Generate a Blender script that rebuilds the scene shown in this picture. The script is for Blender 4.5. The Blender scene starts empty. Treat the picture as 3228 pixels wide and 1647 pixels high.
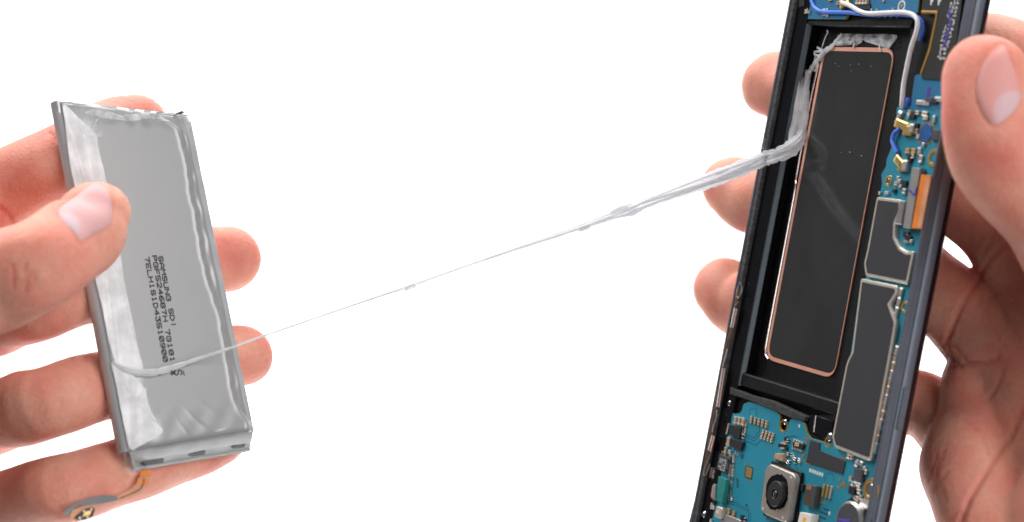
import bpy, bmesh, math, random
import numpy as np
from mathutils import Vector, Matrix
from mathutils.bvhtree import BVHTree
random.seed(7); rng = np.random.default_rng(7)
scene = bpy.context.scene
COL = scene.collection

# ------------------------------------------------------------------ camera, world, lamps, exposure
CAMZ = 1.1
F_MM = 70.0
cam_d = bpy.data.cameras.new("camera"); cam = bpy.data.objects.new("camera", cam_d); COL.objects.link(cam)
cam.location = (0, 0, CAMZ); cam.rotation_euler = (math.radians(90), 0, 0)
cam_d.lens = F_MM; cam_d.sensor_width = 36.0; cam_d.clip_start = 0.02; cam_d.clip_end = 30
cam_d.dof.use_dof = True; cam_d.dof.focus_distance = 0.528; cam_d.dof.aperture_fstop = 8.5
scene.camera = cam
w = bpy.data.worlds.new("World"); scene.world = w; w.use_nodes = True
bg = w.node_tree.nodes["Background"]; bg.inputs[0].default_value = (1.0, 0.985, 0.97, 1); bg.inputs[1].default_value = 0.11
scene.view_settings.view_transform = 'Standard'; scene.view_settings.look = 'None'
scene.view_settings.exposure = 0.0; scene.view_settings.gamma = 1.0

def area(name, loc, target, sx, sy, power, col=(1, 1, 1)):
    d = bpy.data.lights.new(name, 'AREA'); d.shape = 'RECTANGLE'; d.size = sx; d.size_y = sy
    d.energy = power; d.color = col
    o = bpy.data.objects.new(name, d); COL.objects.link(o); o.location = loc
    o.rotation_euler = (Vector(target) - Vector(loc)).to_track_quat('-Z', 'Y').to_euler()
    return o
area("key_softbox", (-0.70, 0.58, 2.00), (0.05, 0.52, 1.1), 0.8, 0.8, 12.5, (1, 0.99, 0.97))
area("fill_softbox", (0.75, -0.40, 1.62), (0.0, 0.5, 1.1), 0.7, 0.7, 11.0, (1, 0.99, 0.98))
area("low_fill", (0.50, -0.50, 0.80), (0.0, 0.5, 1.08), 0.7, 0.7, 5.0, (1, 0.99, 0.98))  # added fill, softens the shade on the left fingers and right thumb
area("backdrop_lamp", (0.0, 0.95, 2.25), (0.0, 1.62, 1.05), 1.6, 0.4, 34.0)
area("backdrop_lamp_low", (0.0, 0.95, 0.35), (0.0, 1.62, 1.1), 1.6, 0.3, 24.0)

# ------------------------------------------------------------------ picture <-> space helpers (photo is 3228 x 1647)
PW, PH = 3228.0, 1647.0
FP = F_MM / 36.0 * PW
ZK = {'U': (0, 0, 1.25359), 'z1': (2150, 0, .41864), 'z2': (2150, 500, .41864), 'z3': (2100, 1100, .43789),
      'z4': (0, 250, .41864), 'z5': (0, 700, .41864), 'z6': (0, 1097, .41864), 'r1': (2828, 0, .45662),
      'r2': (2828, 600, .45662), 'r3': (2828, 1100, .41623), 't1': (2480, 0, .25155), 'b1': (2150, 1317, .25155),
      's1': (700, 400, .69876)}
def px(k, x, y):
    a = ZK[k]; return np.array([a[0] + x * a[2], a[1] + y * a[2]])
def pts(spec):
    """'z1 10,20 30,40 z2 5,6' -> photo pixels"""
    out = []; k = None
    for t in spec.split():
        if ',' in t:
            x, y = t.split(','); out.append(px(k, float(x), float(y)))
        else: k = t
    return out
def ray(p): return np.array([(p[0] - PW / 2) / FP, 1.0, -(p[1] - PH / 2) / FP])
def world(p, d): return ray(p) * d + np.array([0, 0, CAMZ])          # d in metres along the view axis
def project(V):
    V = np.asarray(V) - np.array([0, 0, CAMZ])
    return np.stack([V[:, 0] / V[:, 1] * FP + PW / 2, -V[:, 2] / V[:, 1] * FP + PH / 2], 1)

class Frame:
    def __init__(s, O, ex, ey):
        s.ex = ex / np.linalg.norm(ex); ey = ey - s.ex * (ey @ s.ex); s.ey = ey / np.linalg.norm(ey)
        s.n = np.cross(s.ex, s.ey); s.O = O
    def matrix(s):
        M = Matrix.Identity(4)
        for i in range(3):
            M[i][0] = s.ex[i]; M[i][1] = s.ey[i]; M[i][2] = s.n[i]; M[i][3] = s.O[i]
        return M
    def loc(s, p, h):                     # photo pixel on the plane h mm above -> local mm
        r = ray(p); c = np.array([0, 0, CAMZ]); O = s.O + s.n * h * .001
        k = ((O - c) @ s.n) / (r @ s.n); X = c + r * k - s.O
        return np.array([X @ s.ex, X @ s.ey]) * 1000
    def depth(s, p, h):
        r = ray(p); c = np.array([0, 0, CAMZ]); O = s.O + s.n * h * .001
        return ((O - c) @ s.n) / (r @ s.n)
    def poly(s, h, spec): return [s.loc(p, h) for p in pts(spec)]
    def w(s, x, y, h): return s.O + (s.ex * x + s.ey * y + s.n * h) * .001

# phone pose: 74.8 mm wide, right edge towards the camera
ex = np.array([0.469, -0.875, -0.121]); ey = np.array([0.182, -0.038, 0.982])
tmp = Frame(np.zeros(3), ex, ey)
l_, r_ = ray((2328, 823)), ray((2895, 823))
k_ = (tmp.n @ l_) / (tmp.n @ r_); Q_ = r_ * k_
t_ = 0.0748 / abs((Q_ - l_) @ tmp.ex)
PHN = Frame((l_ + Q_) / 2 * t_ + np.array([0, 0, CAMZ]), ex, ey)
# battery pose: left edge and bottom edge nearer
bTL, bTR, bBL = world(px('z4', 455, 160), .503), world(px('z4', 1400, 275), .523), world(px('z6', 965, 778), .493)
BAT = Frame(bTL, bTR - bTL, bTL - bBL)

# ------------------------------------------------------------------ materials
def mat(name, col, rough=.5, metal=0.0, spec=.5, var=.12, scale=300.0, bump=0.0, bscale=None, coat=0.0, col2=None, aniso=None):
    m = bpy.data.materials.new(name); m.use_nodes = True; nt = m.node_tree; b = nt.nodes["Principled BSDF"]
    b.inputs['Roughness'].default_value = rough; b.inputs['Metallic'].default_value = metal
    b.inputs['Specular IOR Level'].default_value = spec; b.inputs['Coat Weight'].default_value = coat
    tc = nt.nodes.new('ShaderNodeTexCoord'); nz = nt.nodes.new('ShaderNodeTexNoise')
    nz.inputs['Scale'].default_value = scale; nz.inputs['Detail'].default_value = 4
    nt.links.new(tc.outputs['Object'], nz.inputs['Vector'])
    rp = nt.nodes.new('ShaderNodeValToRGB'); c2 = col2 or tuple(min(1, c * (1 + var)) for c in col); c1 = tuple(c * (1 - var) for c in col)
    rp.color_ramp.elements[0].position = .3; rp.color_ramp.elements[1].position = .7
    rp.color_ramp.elements[0].color = (*c1, 1); rp.color_ramp.elements[1].color = (*c2, 1)
    nt.links.new(nz.outputs['Fac'], rp.inputs[0]); nt.links.new(rp.outputs[0], b.inputs['Base Color'])
    if bump:
        n2 = nt.nodes.new('ShaderNodeTexNoise'); n2.inputs['Scale'].default_value = bscale or scale * 4; n2.inputs['Detail'].default_value = 5
        nt.links.new(tc.outputs['Object'], n2.inputs['Vector'])
        bp = nt.nodes.new('ShaderNodeBump'); bp.inputs['Strength'].default_value = bump; bp.inputs['Distance'].default_value = .0004
        nt.links.new(n2.outputs['Fac'], bp.inputs['Height']); nt.links.new(bp.outputs[0], b.inputs['Normal'])
    return m

def film_mat(name, col, alpha, rough=.3, scale=250.0, lo=.55, stretch=(1, 1, 1), trans=.35):
    """thin translucent plastic: real transparency plus white scatter"""
    m = bpy.data.materials.new(name); m.use_nodes = True; nt = m.node_tree; nt.nodes.clear()
    out = nt.nodes.new('ShaderNodeOutputMaterial'); mix = nt.nodes.new('ShaderNodeMixShader')
    tr = nt.nodes.new('ShaderNodeBsdfTransparent'); b = nt.nodes.new('ShaderNodeBsdfPrincipled')
    b.inputs['Base Color'].default_value = (*col, 1); b.inputs['Roughness'].default_value = rough
    b.inputs['Specular IOR Level'].default_value = .4
    tl = nt.nodes.new('ShaderNodeBsdfTranslucent'); tl.inputs[0].default_value = (*col, 1)
    m2 = nt.nodes.new('ShaderNodeMixShader'); m2.inputs[0].default_value = trans
    tc = nt.nodes.new('ShaderNodeTexCoord'); mp = nt.nodes.new('ShaderNodeMapping'); mp.inputs['Scale'].default_value = stretch
    nz = nt.nodes.new('ShaderNodeTexNoise'); nz.inputs['Scale'].default_value = scale; nz.inputs['Detail'].default_value = 5
    nt.links.new(tc.outputs['Object'], mp.inputs[0]); nt.links.new(mp.outputs[0], nz.inputs['Vector'])
    mr = nt.nodes.new('ShaderNodeMapRange'); mr.inputs[1].default_value = .35; mr.inputs[2].default_value = .65
    mr.inputs[3].default_value = alpha * lo; mr.inputs[4].default_value = alpha
    nt.links.new(nz.outputs['Fac'], mr.inputs[0]); nt.links.new(mr.outputs[0], mix.inputs[0])
    bp = nt.nodes.new('ShaderNodeBump'); bp.inputs['Strength'].default_value = .35; bp.inputs['Distance'].default_value = .0004
    nt.links.new(nz.outputs['Fac'], bp.inputs['Height']); nt.links.new(bp.outputs[0], b.inputs['Normal'])
    nt.links.new(b.outputs[0], m2.inputs[1]); nt.links.new(tl.outputs[0], m2.inputs[2])
    nt.links.new(tr.outputs[0], mix.inputs[1]); nt.links.new(m2.outputs[0], mix.inputs[2]); nt.links.new(mix.outputs[0], out.inputs[0])
    return m

def skin_mat():
    m = bpy.data.materials.new("skin"); m.use_nodes = True; nt = m.node_tree; b = nt.nodes["Principled BSDF"]
    tc = nt.nodes.new('ShaderNodeTexCoord'); at = nt.nodes.new('ShaderNodeAttribute'); at.attribute_name = 'flush'
    def noise(s, d=5):
        n = nt.nodes.new('ShaderNodeTexNoise'); n.inputs['Scale'].default_value = s; n.inputs['Detail'].default_value = d
        nt.links.new(tc.outputs['Object'], n.inputs['Vector']); return n
    n1 = noise(85, 6); n2 = noise(700, 4)
    mth = nt.nodes.new('ShaderNodeMath'); mth.operation = 'MULTIPLY_ADD'; mth.inputs[1].default_value = 1.2; mth.inputs[2].default_value = -.55
    nt.links.new(n1.outputs['Fac'], mth.inputs[0])
    ad = nt.nodes.new('ShaderNodeMath'); ad.operation = 'ADD'; ad.use_clamp = True
    nt.links.new(mth.outputs[0], ad.inputs[0]); nt.links.new(at.outputs['Fac'], ad.inputs[1])
    rp = nt.nodes.new('ShaderNodeValToRGB'); e = rp.color_ramp.elements
    e[0].position = 0; e[0].color = (.80, .45, .33, 1); e[1].position = 1; e[1].color = (.69, .15, .12, 1)
    x = e.new(.45); x.color = (.78, .315, .235, 1)
    nt.links.new(ad.outputs[0], rp.inputs[0])
    mx = nt.nodes.new('ShaderNodeMixRGB'); mx.blend_type = 'MULTIPLY'; mx.inputs[0].default_value = .22
    nt.links.new(rp.outputs[0], mx.inputs[1]); nt.links.new(n2.outputs['Fac'], mx.inputs[2]); nt.links.new(mx.outputs[0], b.inputs['Base Color'])
    b.inputs['Roughness'].default_value = .55; b.inputs['Specular IOR Level'].default_value = .22
    b.inputs['Subsurface Weight'].default_value = .35; b.inputs['Subsurface Radius'].default_value = (1.0, .32, .16)
    b.inputs['Subsurface Scale'].default_value = .004
    # fine skin relief: ridges and pores
    v = nt.nodes.new('ShaderNodeTexVoronoi'); v.inputs['Scale'].default_value = 1100; nt.links.new(tc.outputs['Object'], v.inputs['Vector'])
    n3 = noise(1600, 3)
    a2 = nt.nodes.new('ShaderNodeMath'); a2.operation = 'MULTIPLY_ADD'; a2.inputs[1].default_value = .8
    nt.links.new(n3.outputs['Fac'], a2.inputs[0]); nt.links.new(v.outputs['Distance'], a2.inputs[2])
    bp = nt.nodes.new('ShaderNodeBump'); bp.inputs['Strength'].default_value = .38; bp.inputs['Distance'].default_value = .00025
    nt.links.new(a2.outputs[0], bp.inputs['Height']); nt.links.new(bp.outputs[0], b.inputs['Normal'])
    return m

def nail_mat():
    m = bpy.data.materials.new("nail"); m.use_nodes = True; nt = m.node_tree; b = nt.nodes["Principled BSDF"]
    at = nt.nodes.new('ShaderNodeAttribute'); at.attribute_name = 'tone'
    rp = nt.nodes.new('ShaderNodeValToRGB'); e = rp.color_ramp.elements
    e[0].position = 0; e[0].color = (.68, .30, .27, 1); e[1].position = 1; e[1].color = (.62, .46, .50, 1)
    nt.links.new(at.outputs['Fac'], rp.inputs[0]); nt.links.new(rp.outputs[0], b.inputs['Base Color'])
    b.inputs['Roughness'].default_value = .5; b.inputs['Specular IOR Level'].default_value = .22
    b.inputs['Subsurface Weight'].default_value = .2; b.inputs['Subsurface Scale'].default_value = .002
    tc = nt.nodes.new('ShaderNodeTexCoord'); nz = nt.nodes.new('ShaderNodeTexNoise'); nz.inputs['Scale'].default_value = 350
    nt.links.new(tc.outputs['Object'], nz.inputs['Vector'])
    bp = nt.nodes.new('ShaderNodeBump'); bp.inputs['Strength'].default_value = .12; bp.inputs['Distance'].default_value = .0003
    nt.links.new(nz.outputs['Fac'], bp.inputs['Height']); nt.links.new(bp.outputs[0], b.inputs['Normal'])
    return m

M = dict(
    paper=mat("white_paper", (.88, .88, .88), .9, var=.01, scale=4),
    skin=skin_mat(), nail=nail_mat(),
    black=mat("black_frame", (.007, .007, .009), .35, spec=.3, var=.3, bump=.05, bscale=900),
    blackgloss=mat("gloss_black", (.005, .005, .007), .16, spec=.35, var=.2),
    floor=mat("milled_black", (.006, .006, .007), .42, spec=.25, var=.3, scale=500),
    adh=mat("grey_adhesive", (.06, .058, .062), .75, spec=.3, var=.55, scale=900, bump=.6, bscale=1500),
    gasket=mat("grey_foam", (.045, .045, .048), .8, spec=.2, var=.3, scale=700, bump=.5, bscale=1500),
    rail=mat("anodised_rail", (.115, .135, .17), .40, metal=.35, var=.06, scale=200, bump=.03),
    edge=mat("bright_edge", (.07, .088, .105), .3, metal=.5, var=.05),
    glass=mat("screen_glass", (.006, .004, .007), .08, spec=.5, var=.1),
    panel=mat("graphite_panel", (.037, .037, .038), .09, spec=.35, var=.10, scale=60),
    copper=mat("copper", (.85, .42, .31), .38, metal=.35, var=.05),
    chrome=mat("bright_metal", (.75, .75, .76), .18, metal=1.0, var=.04),
    steel=mat("steel", (.50, .48, .46), .32, metal=.9, var=.08),
    brown=mat("flux_brown", (.08, .035, .015), .5, var=.4),
    pcb=mat("board_teal", (.012, .225, .325), .42, spec=.45, var=.07, scale=60, bump=.04, bscale=1800),
    pcb2=mat("board_blue", (.008, .15, .30), .42, spec=.45, var=.07, scale=60, bump=.04, bscale=1800),
    trace=mat("board_trace", (.004, .085, .15), .45, var=.1),
    pcbedge=mat("board_edge", (.30, .22, .06), .5, var=.2),
    green=mat("connector_green", (.015, .20, .19), .35, var=.1, scale=400),
    shield=mat("shield_film", (.034, .035, .041), .42, spec=.4, var=.05, scale=120),
    lip=mat("shield_lip", (.60, .55, .48), .38, metal=.55, var=.08, scale=500),
    chip=mat("chip_black", (.017, .017, .019), .42, spec=.4, var=.25, scale=800),
    chipgrey=mat("chip_grey", (.05, .053, .06), .45, var=.2, scale=800),
    cer=mat("ceramic_tan", (.38, .25, .15), .45, var=.15, scale=900),
    solder=mat("solder", (.72, .70, .68), .28, metal=.75, var=.12, scale=900),
    gold=mat("gold_contact", (.65, .44, .16), .3, metal=.75, var=.1, scale=500),
    amber=mat("flex_gold", (.33, .17, .015), .45, metal=.2, var=.15),
    ribbon=mat("ribbon_black", (.016, .015, .015), .55, spec=.3, var=.15),
    ink=mat("white_ink", (.62, .64, .66), .6, var=.2, scale=1200),
    purple=mat("purple_ink", (.06, .03, .30), .5, var=.2),
    whitecable=mat("cable_white", (.78, .76, .78), .4, var=.04, bump=.05),
    bluechip=mat("chip_blue", (.02, .10, .32), .35, var=.15, scale=500),
    bluecable=mat("cable_blue", (.06, .19, .78), .4, var=.06),
    camface=mat("camera_face", (.42, .38, .34), .38, metal=.6, var=.06, scale=300),
    lens=mat("lens_glass", (.02, .025, .022), .06, spec=.8, coat=.6),
    lamp=mat("led_white", (.75, .70, .64), .4, var=.05),
    phosphor=mat("led_yellow", (.80, .42, .05), .4, var=.05),
    plate=mat("grey_plate", (.30, .29, .29), .4, metal=.4, var=.06),
    orange=mat("kapton_orange", (.72, .20, .02), .4, var=.15, scale=200),
    flex=mat("flex_tan", (.60, .28, .15), .45, var=.15, scale=200),
    stiff=mat("stiffener_grey", (.15, .16, .165), .5, metal=.3, var=.1),
    foil=mat("pouch_foil", (.31, .31, .315), .36, metal=.22, var=.015, scale=35, bump=.02, bscale=1500),
    foilside=mat("pouch_side", (.50, .53, .55), .34, metal=.35, var=.06, scale=120, bump=.1, bscale=500),
    cap=mat("cap_grey", (.30, .31, .305), .5, metal=.15, var=.08, scale=200, bump=.15, bscale=500),
    slot=mat("slot_dark", (.045, .048, .056), .4, var=.6, scale=350),
    print=mat("black_print", (.012, .012, .014), .6, var=.2),
    strand=film_mat("stretched_adhesive", (.83, .83, .855), .93, .35, 300, .78, (1, 1, 3)),
    thinfilm=film_mat("clear_film", (.95, .95, .97), .84, .2, 160, .6, trans=.08),
    residue=film_mat("torn_adhesive", (.86, .87, .90), .80, .4, 420, .2),
    haze_film=film_mat("stuck_film", (.75, .76, .78), .26, .3, 300, .35),
)

# ------------------------------------------------------------------ mesh helpers (units inside: mm)
class MB:
    def __init__(s): s.v = []; s.f = []; s.m = []
    def add(s, v, f, mi=0):
        b = len(s.v); s.v += [tuple(x) for x in v]; s.f += [tuple(i + b for i in q) for q in f]; s.m += [mi] * len(f)
    def prism(s, poly, h1, h0, bev=0.0, mi=0, side=None):
        """poly (x,y) mm from h0 (low) to h1 (high) with a bevelled top edge"""
        P = np.array(poly, float)
        a = np.sum(P[:, 0] * np.roll(P[:, 1], -1) - P[:, 1] * np.roll(P[:, 0], -1))
        if a < 0: P = P[::-1]
        n = len(P); rings = [(P, h0)]
        if bev > 0:
            rings.append((P, h1 - bev)); rings.append((inset(P, bev), h1))
        else: rings.append((P, h1))
        v = [(*p, h) for R, h in rings for p in R]
        f = []
        for k in range(len(rings) - 1):
            for i in range(n):
                j = (i + 1) % n; f.append((k * n + i, k * n + j, (k + 1) * n + j, (k + 1) * n + i))
        s.add(v, f, mi if side is None else side)
        b = (len(rings) - 1) * n
        s.add([(*p, rings[-1][1]) for p in rings[-1][0]], [tuple(range(n))], mi)
        s.add([(*p, h0) for p in P], [tuple(range(n))[::-1]], mi)
    def box(s, cx, cy, sx, sy, h1, h0, rot=0.0, bev=0.0, mi=0):
        c, si = math.cos(rot), math.sin(rot)
        s.prism([(cx + c * x - si * y, cy + si * x + c * y) for x, y in ((-sx/2, -sy/2), (sx/2, -sy/2), (sx/2, sy/2), (-sx/2, sy/2))], h1, h0, bev, mi)
    def tube(s, path, rad, seg=10, mi=0, flat=1.0, twist=0.0, up=None, ridge=0.0):
        P = np.array(path, float); n = len(P); R = np.broadcast_to(np.array(rad, float), (n,)) if np.ndim(rad) else np.full(n, rad)
        T = np.gradient(P, axis=0); T /= np.linalg.norm(T, axis=1)[:, None]
        u = np.array(up if up is not None else (0, 0, 1.0)); v = []
        for i in range(n):
            a = np.cross(T[i], u); a /= np.linalg.norm(a) + 1e-9; b = np.cross(a, T[i])
            for k in range(seg):
                t = 2 * math.pi * k / seg; rr = R[i] * (1 + ridge * math.cos(5 * t + i * .05))
                ca, sb = math.cos(t) * rr, math.sin(t) * rr * flat
                tw = twist * i; ca, sb = ca * math.cos(tw) - sb * math.sin(tw), ca * math.sin(tw) + sb * math.cos(tw)
                v.append(P[i] + a * ca + b * sb)
        f = [(i * seg + k, i * seg + (k + 1) % seg, (i + 1) * seg + (k + 1) % seg, (i + 1) * seg + k) for i in range(n - 1) for k in range(seg)]
        f += [tuple(range(seg))[::-1], tuple((n - 1) * seg + k for k in range(seg))]
        s.add(v, f, mi)
    def disc(s, cx, cy, r, h1, h0, seg=28, bev=.1, mi=0, r_in=None):
        ring = [(math.cos(2 * math.pi * k / seg), math.sin(2 * math.pi * k / seg)) for k in range(seg)]
        if r_in is None:
            s.prism([(cx + r * a, cy + r * b) for a, b in ring], h1, h0, bev, mi)
        else:
            prof = [(r, h0), (r, h1 - bev), (r - bev, h1), (r_in + bev, h1), (r_in, h1 - bev), (r_in, h0)]
            v = [(cx + q * a, cy + q * b, h) for q, h in prof for a, b in ring]; m = len(prof)
            s.add(v, [(k * seg + i, k * seg + (i + 1) % seg, ((k + 1) % m) * seg + (i + 1) % seg, ((k + 1) % m) * seg + i) for k in range(m) for i in range(seg)], mi)
    def build(s, name, mats, parent=None, smooth=40, scale=.001, origin=None):
        me = bpy.data.meshes.new(name); V = np.array(s.v, float) * scale
        if origin is not None: V = V - np.array(origin)
        me.from_pydata(V.tolist(), [], s.f)
        for m in (mats if isinstance(mats, (list, tuple)) else [mats]): me.materials.append(m)
        me.polygons.foreach_set('material_index', s.m)
        bm = bmesh.new(); bm.from_mesh(me); bmesh.ops.remove_doubles(bm, verts=bm.verts, dist=1e-7)
        bmesh.ops.recalc_face_normals(bm, faces=bm.faces); bm.to_mesh(me); bm.free()
        me.polygons.foreach_set('use_smooth', [True] * len(me.polygons)); me.set_sharp_from_angle(angle=math.radians(smooth))
        o = bpy.data.objects.new(name, me); COL.objects.link(o)
        if parent is not None: o.parent = parent
        if origin is not None: o.location = origin
        return o
def inset(P, d):
    n = len(P); out = []
    for i in range(n):
        a = P[i] - P[i - 1]; b = P[(i + 1) % n] - P[i]
        a = a / (np.linalg.norm(a) + 1e-9); b = b / (np.linalg.norm(b) + 1e-9)
        na, nb = np.array([-a[1], a[0]]), np.array([-b[1], b[0]]); m = na + nb
        out.append(P[i] + m * d * 2 / max(m @ m, .6))
    return np.array(out)
def spline(P, n=8):
    """Catmull-Rom through rows of P (any width)"""
    P = np.array(P, float); Q = np.vstack([2 * P[0] - P[1], P, 2 * P[-1] - P[-2]]); out = []
    for i in range(1, len(Q) - 2):
        for t in np.linspace(0, 1, n, endpoint=False):
            a, b, c, d = Q[i - 1], Q[i], Q[i + 1], Q[i + 2]
            out.append(.5 * (2 * b + (c - a) * t + (2 * a - 5 * b + 4 * c - d) * t**2 + (3 * b - a - 3 * c + d) * t**3))
    out.append(P[-1]); return np.array(out)
def closed_spline(P, n=6):
    P = np.array(P, float); m = len(P); out = []
    for i in range(m):
        a, b, c, d = P[i - 1], P[i], P[(i + 1) % m], P[(i + 2) % m]
        for t in np.linspace(0, 1, n, endpoint=False):
            out.append(.5 * (2 * b + (c - a) * t + (2 * a - 5 * b + 4 * c - d) * t**2 + (3 * b - a - 3 * c + d) * t**3))
    return np.array(out)
def empty(name, M4, label, cat):
    o = bpy.data.objects.new(name, None); COL.objects.link(o); o.matrix_world = M4; o.empty_display_size = .01
    o['label'] = label; o['category'] = cat; return o
def rounded(P, r, n=4):
    P = np.array(P, float); out = []; m = len(P)
    for i in range(m):
        a, b, c = P[i - 1], P[i], P[(i + 1) % m]
        da, dc = np.linalg.norm(a - b), np.linalg.norm(c - b); q = min(r, da * .45, dc * .45)
        p0, p2 = b + (a - b) / da * q, b + (c - b) / dc * q
        for t in np.linspace(0, 1, n): out.append((1 - t)**2 * p0 + 2 * t * (1 - t) * b + t * t * p2)
    return np.array(out)

# ------------------------------------------------------------------ backdrop (white paper sweep)
bd = MB(); prof = [(0.75, 0.02), (1.15, 0.02)] + [(1.15 + .45 * math.sin(a), .02 + .45 - .45 * math.cos(a)) for a in np.linspace(.1, math.pi / 2, 14)] + [(1.6, 1.0), (1.6, 2.15)]
for y, z_ in prof: bd.v += [(-1.0, y, z_), (1.0, y, z_)]
bd.f = [(2 * i, 2 * i + 1, 2 * i + 3, 2 * i + 2) for i in range(len(prof) - 1)]; bd.m = [0] * len(bd.f)
backdrop = bd.build("backdrop", M['paper'], scale=1.0, smooth=60); backdrop['kind'] = 'structure'

# ================================================================== PHONE
phone = empty("phone", PHN.matrix(), "opened black phone held on the right, its battery well empty and blue circuit boards bare", "phone")
L = PHN.poly
X0, X1, Y0, Y1 = -37.4, 37.4, -91.0, 83.0
def outline(ins, r=9.0, n=8):
    r = max(.5, r - ins); x0, x1, y0, y1 = X0 + ins, X1 - ins, Y0 + ins, Y1 - ins; out = []
    for cx, cy, a0 in ((x1 - r, y1 - r, 0), (x0 + r, y1 - r, 90), (x0 + r, y0 + r, 180), (x1 - r, y0 + r, 270)):
        for k in range(n + 1):
            a = math.radians(a0 + 90 * k / n); out.append((cx + r * math.cos(a), cy + r * math.sin(a)))
    return out
def ring(mb, prof, close_bottom=False, mi=0):
    base = [outline(i) for i, h in prof]; n = len(base[0])
    v = [(*p, h) for R, (i, h) in zip(base, prof) for p in R]
    f = [(k * n + i, k * n + (i + 1) % n, (k + 1) * n + (i + 1) % n, (k + 1) * n + i) for k in range(len(prof) - 1) for i in range(n)]
    if close_bottom: f.append(tuple(range(n))[::-1])
    mb.add(v, f, mi)
g = MB(); ring(g, [(3.2, -8.7), (1.6, -8.3), (.6, -7.3), (.12, -6.0), (.12, -5.4)], True); g.build("screen_glass", M['glass'], phone)
g = MB(); ring(g, [(.3, -5.6), (.02, -5.2), (0, -4.2), (0.0, -2.9), (.25, -2.55), (.55, -2.4), (.6, -1.5), (.45, -1.2), (.3, -.9), (.35, -.25), (.6, 0), (1.15, 0), (1.15, -.8), (1.15, -6)]); rail = g.build("side_rail", M['rail'], phone)
# side key on the right rail
g = MB(); kp = [PHN.loc(p, -4.0) for p in pts('z3 1775,285 1710,600')]
ky0, ky1 = sorted([kp[0][1], kp[1][1]])
g.prism([(37.2, ky0), (37.75, ky0 + .4), (37.75, ky1 - .4), (37.2, ky1)], -3.0, -5.0, .1); g.build("side_key", M['rail'], rail)
# inner frame: left ledges
yb = -90; yt = 82
g = MB()
g.prism([(-36.2, yb), (-34.5, yb), (-34.5, yt), (-36.2, yt)], -.25, -7, .1)
g.build("glue_ledge", M['adh'], phone)
g = MB(); g.prism([(-34.6, yb), (-28.7, yb), (-28.7, yt), (-34.6, yt)], -1.4, -7, .15); ledge = g.build("side_ledge", M['blackgloss'], phone)
wt = PHN.loc(px('t1', 300, 300), -1.4)[1]; wb = PHN.loc(px('z3', 530, 265), -2)[1]
g = MB(); v = [(-28.85, wb, -1.45), (-28.85, wt, -1.45), (-28.3, wt, -1.55), (-28.3, wb, -1.55), (-27.9, wb, -2.75), (-27.9, wt, -2.75), (-28.6, wb, -3.0), (-28.6, wt, -3.0)]
g.add(v, [(0, 1, 2, 3), (3, 2, 5, 4), (4, 5, 7, 6)]); g.build("well_edge", M['edge'], ledge)
# well floor with shallow milled ridges
g = MB(); g.prism([(-30, yb), (36, yb), (36, yt), (-30, yt)], -5.3, -6.8)
for i in range(4): g.box(-26.9 + i * 1.15, (wt + wb) / 2, .35, wt - wb - 4, -5.12, -5.4)
for i in range(3): g.box(-9, wt - 2.2 - i * 1.3, 34, .4, -5.1, -5.4)
well = g.build("battery_well", M['floor'], phone)
# copper-rimmed window over the display back
hw = -5.2
cw = rounded(L(hw, 'z1 1100,352 1600,368 z2 1450,100 z3 1225,140 1190,215 760,92 725,20 z2 690,1050 z1 1040,430'), 2.0)
cw = rounded(L(hw, 't1 470,590 1375,605 z3 1215,222 715,75'), 4.5, 7)
g = MB(); g.prism(cw, hw + .35, hw - .2, .12); wnd = g.build("copper_window", M['copper'], phone)
ci = inset(np.array(cw) if np.sum(np.array(cw)[:, 0] * np.roll(np.array(cw)[:, 1], -1) - np.array(cw)[:, 1] * np.roll(np.array(cw)[:, 0], -1)) > 0 else np.array(cw)[::-1], 1.15)
cxm = ci[:, 0].mean(); ci[:, 0] += np.clip((ci[:, 0] - cxm) / 8, 0, 1) * .8
g = MB(); g.prism(ci, hw + .37, hw - .1, .0); g.build("graphite_panel", M['panel'], wnd)
g = MB()
pl = [p for p in spline(L(hw, 't1 410,800 300,1310 z1 870,1314 z2 845,300 660,1290 z3 722,20 742,75'), 6)]
g.tube([(p[0] - .15, p[1], hw + .2) for p in pl], .28, 8); g.build("polished_edge", M['chrome'], wnd)
# ledges round the well
g = MB(); g.prism(L(-1.7, 't1 60,310 180,255 760,262 1060,215 1600,240 1560,320 1540,345 560,330 300,310 100,330'), -1.7, -6, .3); g.build("upper_ledge", M['black'], phone)
g = MB(); g.prism(L(-1.5, 't1 -40,-200 1700,-200 1700,250 1050,240 760,265 180,262 110,180 60,60'), -2.6, -6.5); g.build("board_tray", M['black'], phone)
g = MB(); xe = [L(-2.4, q)[0] for q in ('z1 1700,330', 'z2 1495,100', 'z2 1262,1200')]; g.prism([(xe[2][0], yb), (36, yb), (36, yt), (xe[0][0], yt), tuple(xe[0]), tuple(xe[1]), tuple(xe[2])], -2.4, -6.5, .2); g.build("board_tray", M['black'], phone)
g = MB(); g.prism(L(-1.8, 'z3 525,165 1260,392 1220,480 515,262'), -1.8, -6, .35); g.build("lower_ledge", M['black'], phone)
g = MB(); g.prism(L(-1.5, 'z3 420,330 440,300 1000,480 1240,470 1180,720 1500,900 1400,1400 100,1400 330,480'), -2.5, -6.5, .2); g.build("board_tray", M['black'], phone)
g = MB(); g.prism(L(-.9, 'z3 460,276 600,332 750,370 1008,488 992,518 900,500 735,428 580,366 455,326'), -.9, -3, .2); g.build("foam_gasket", M['gasket'], phone)
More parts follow.
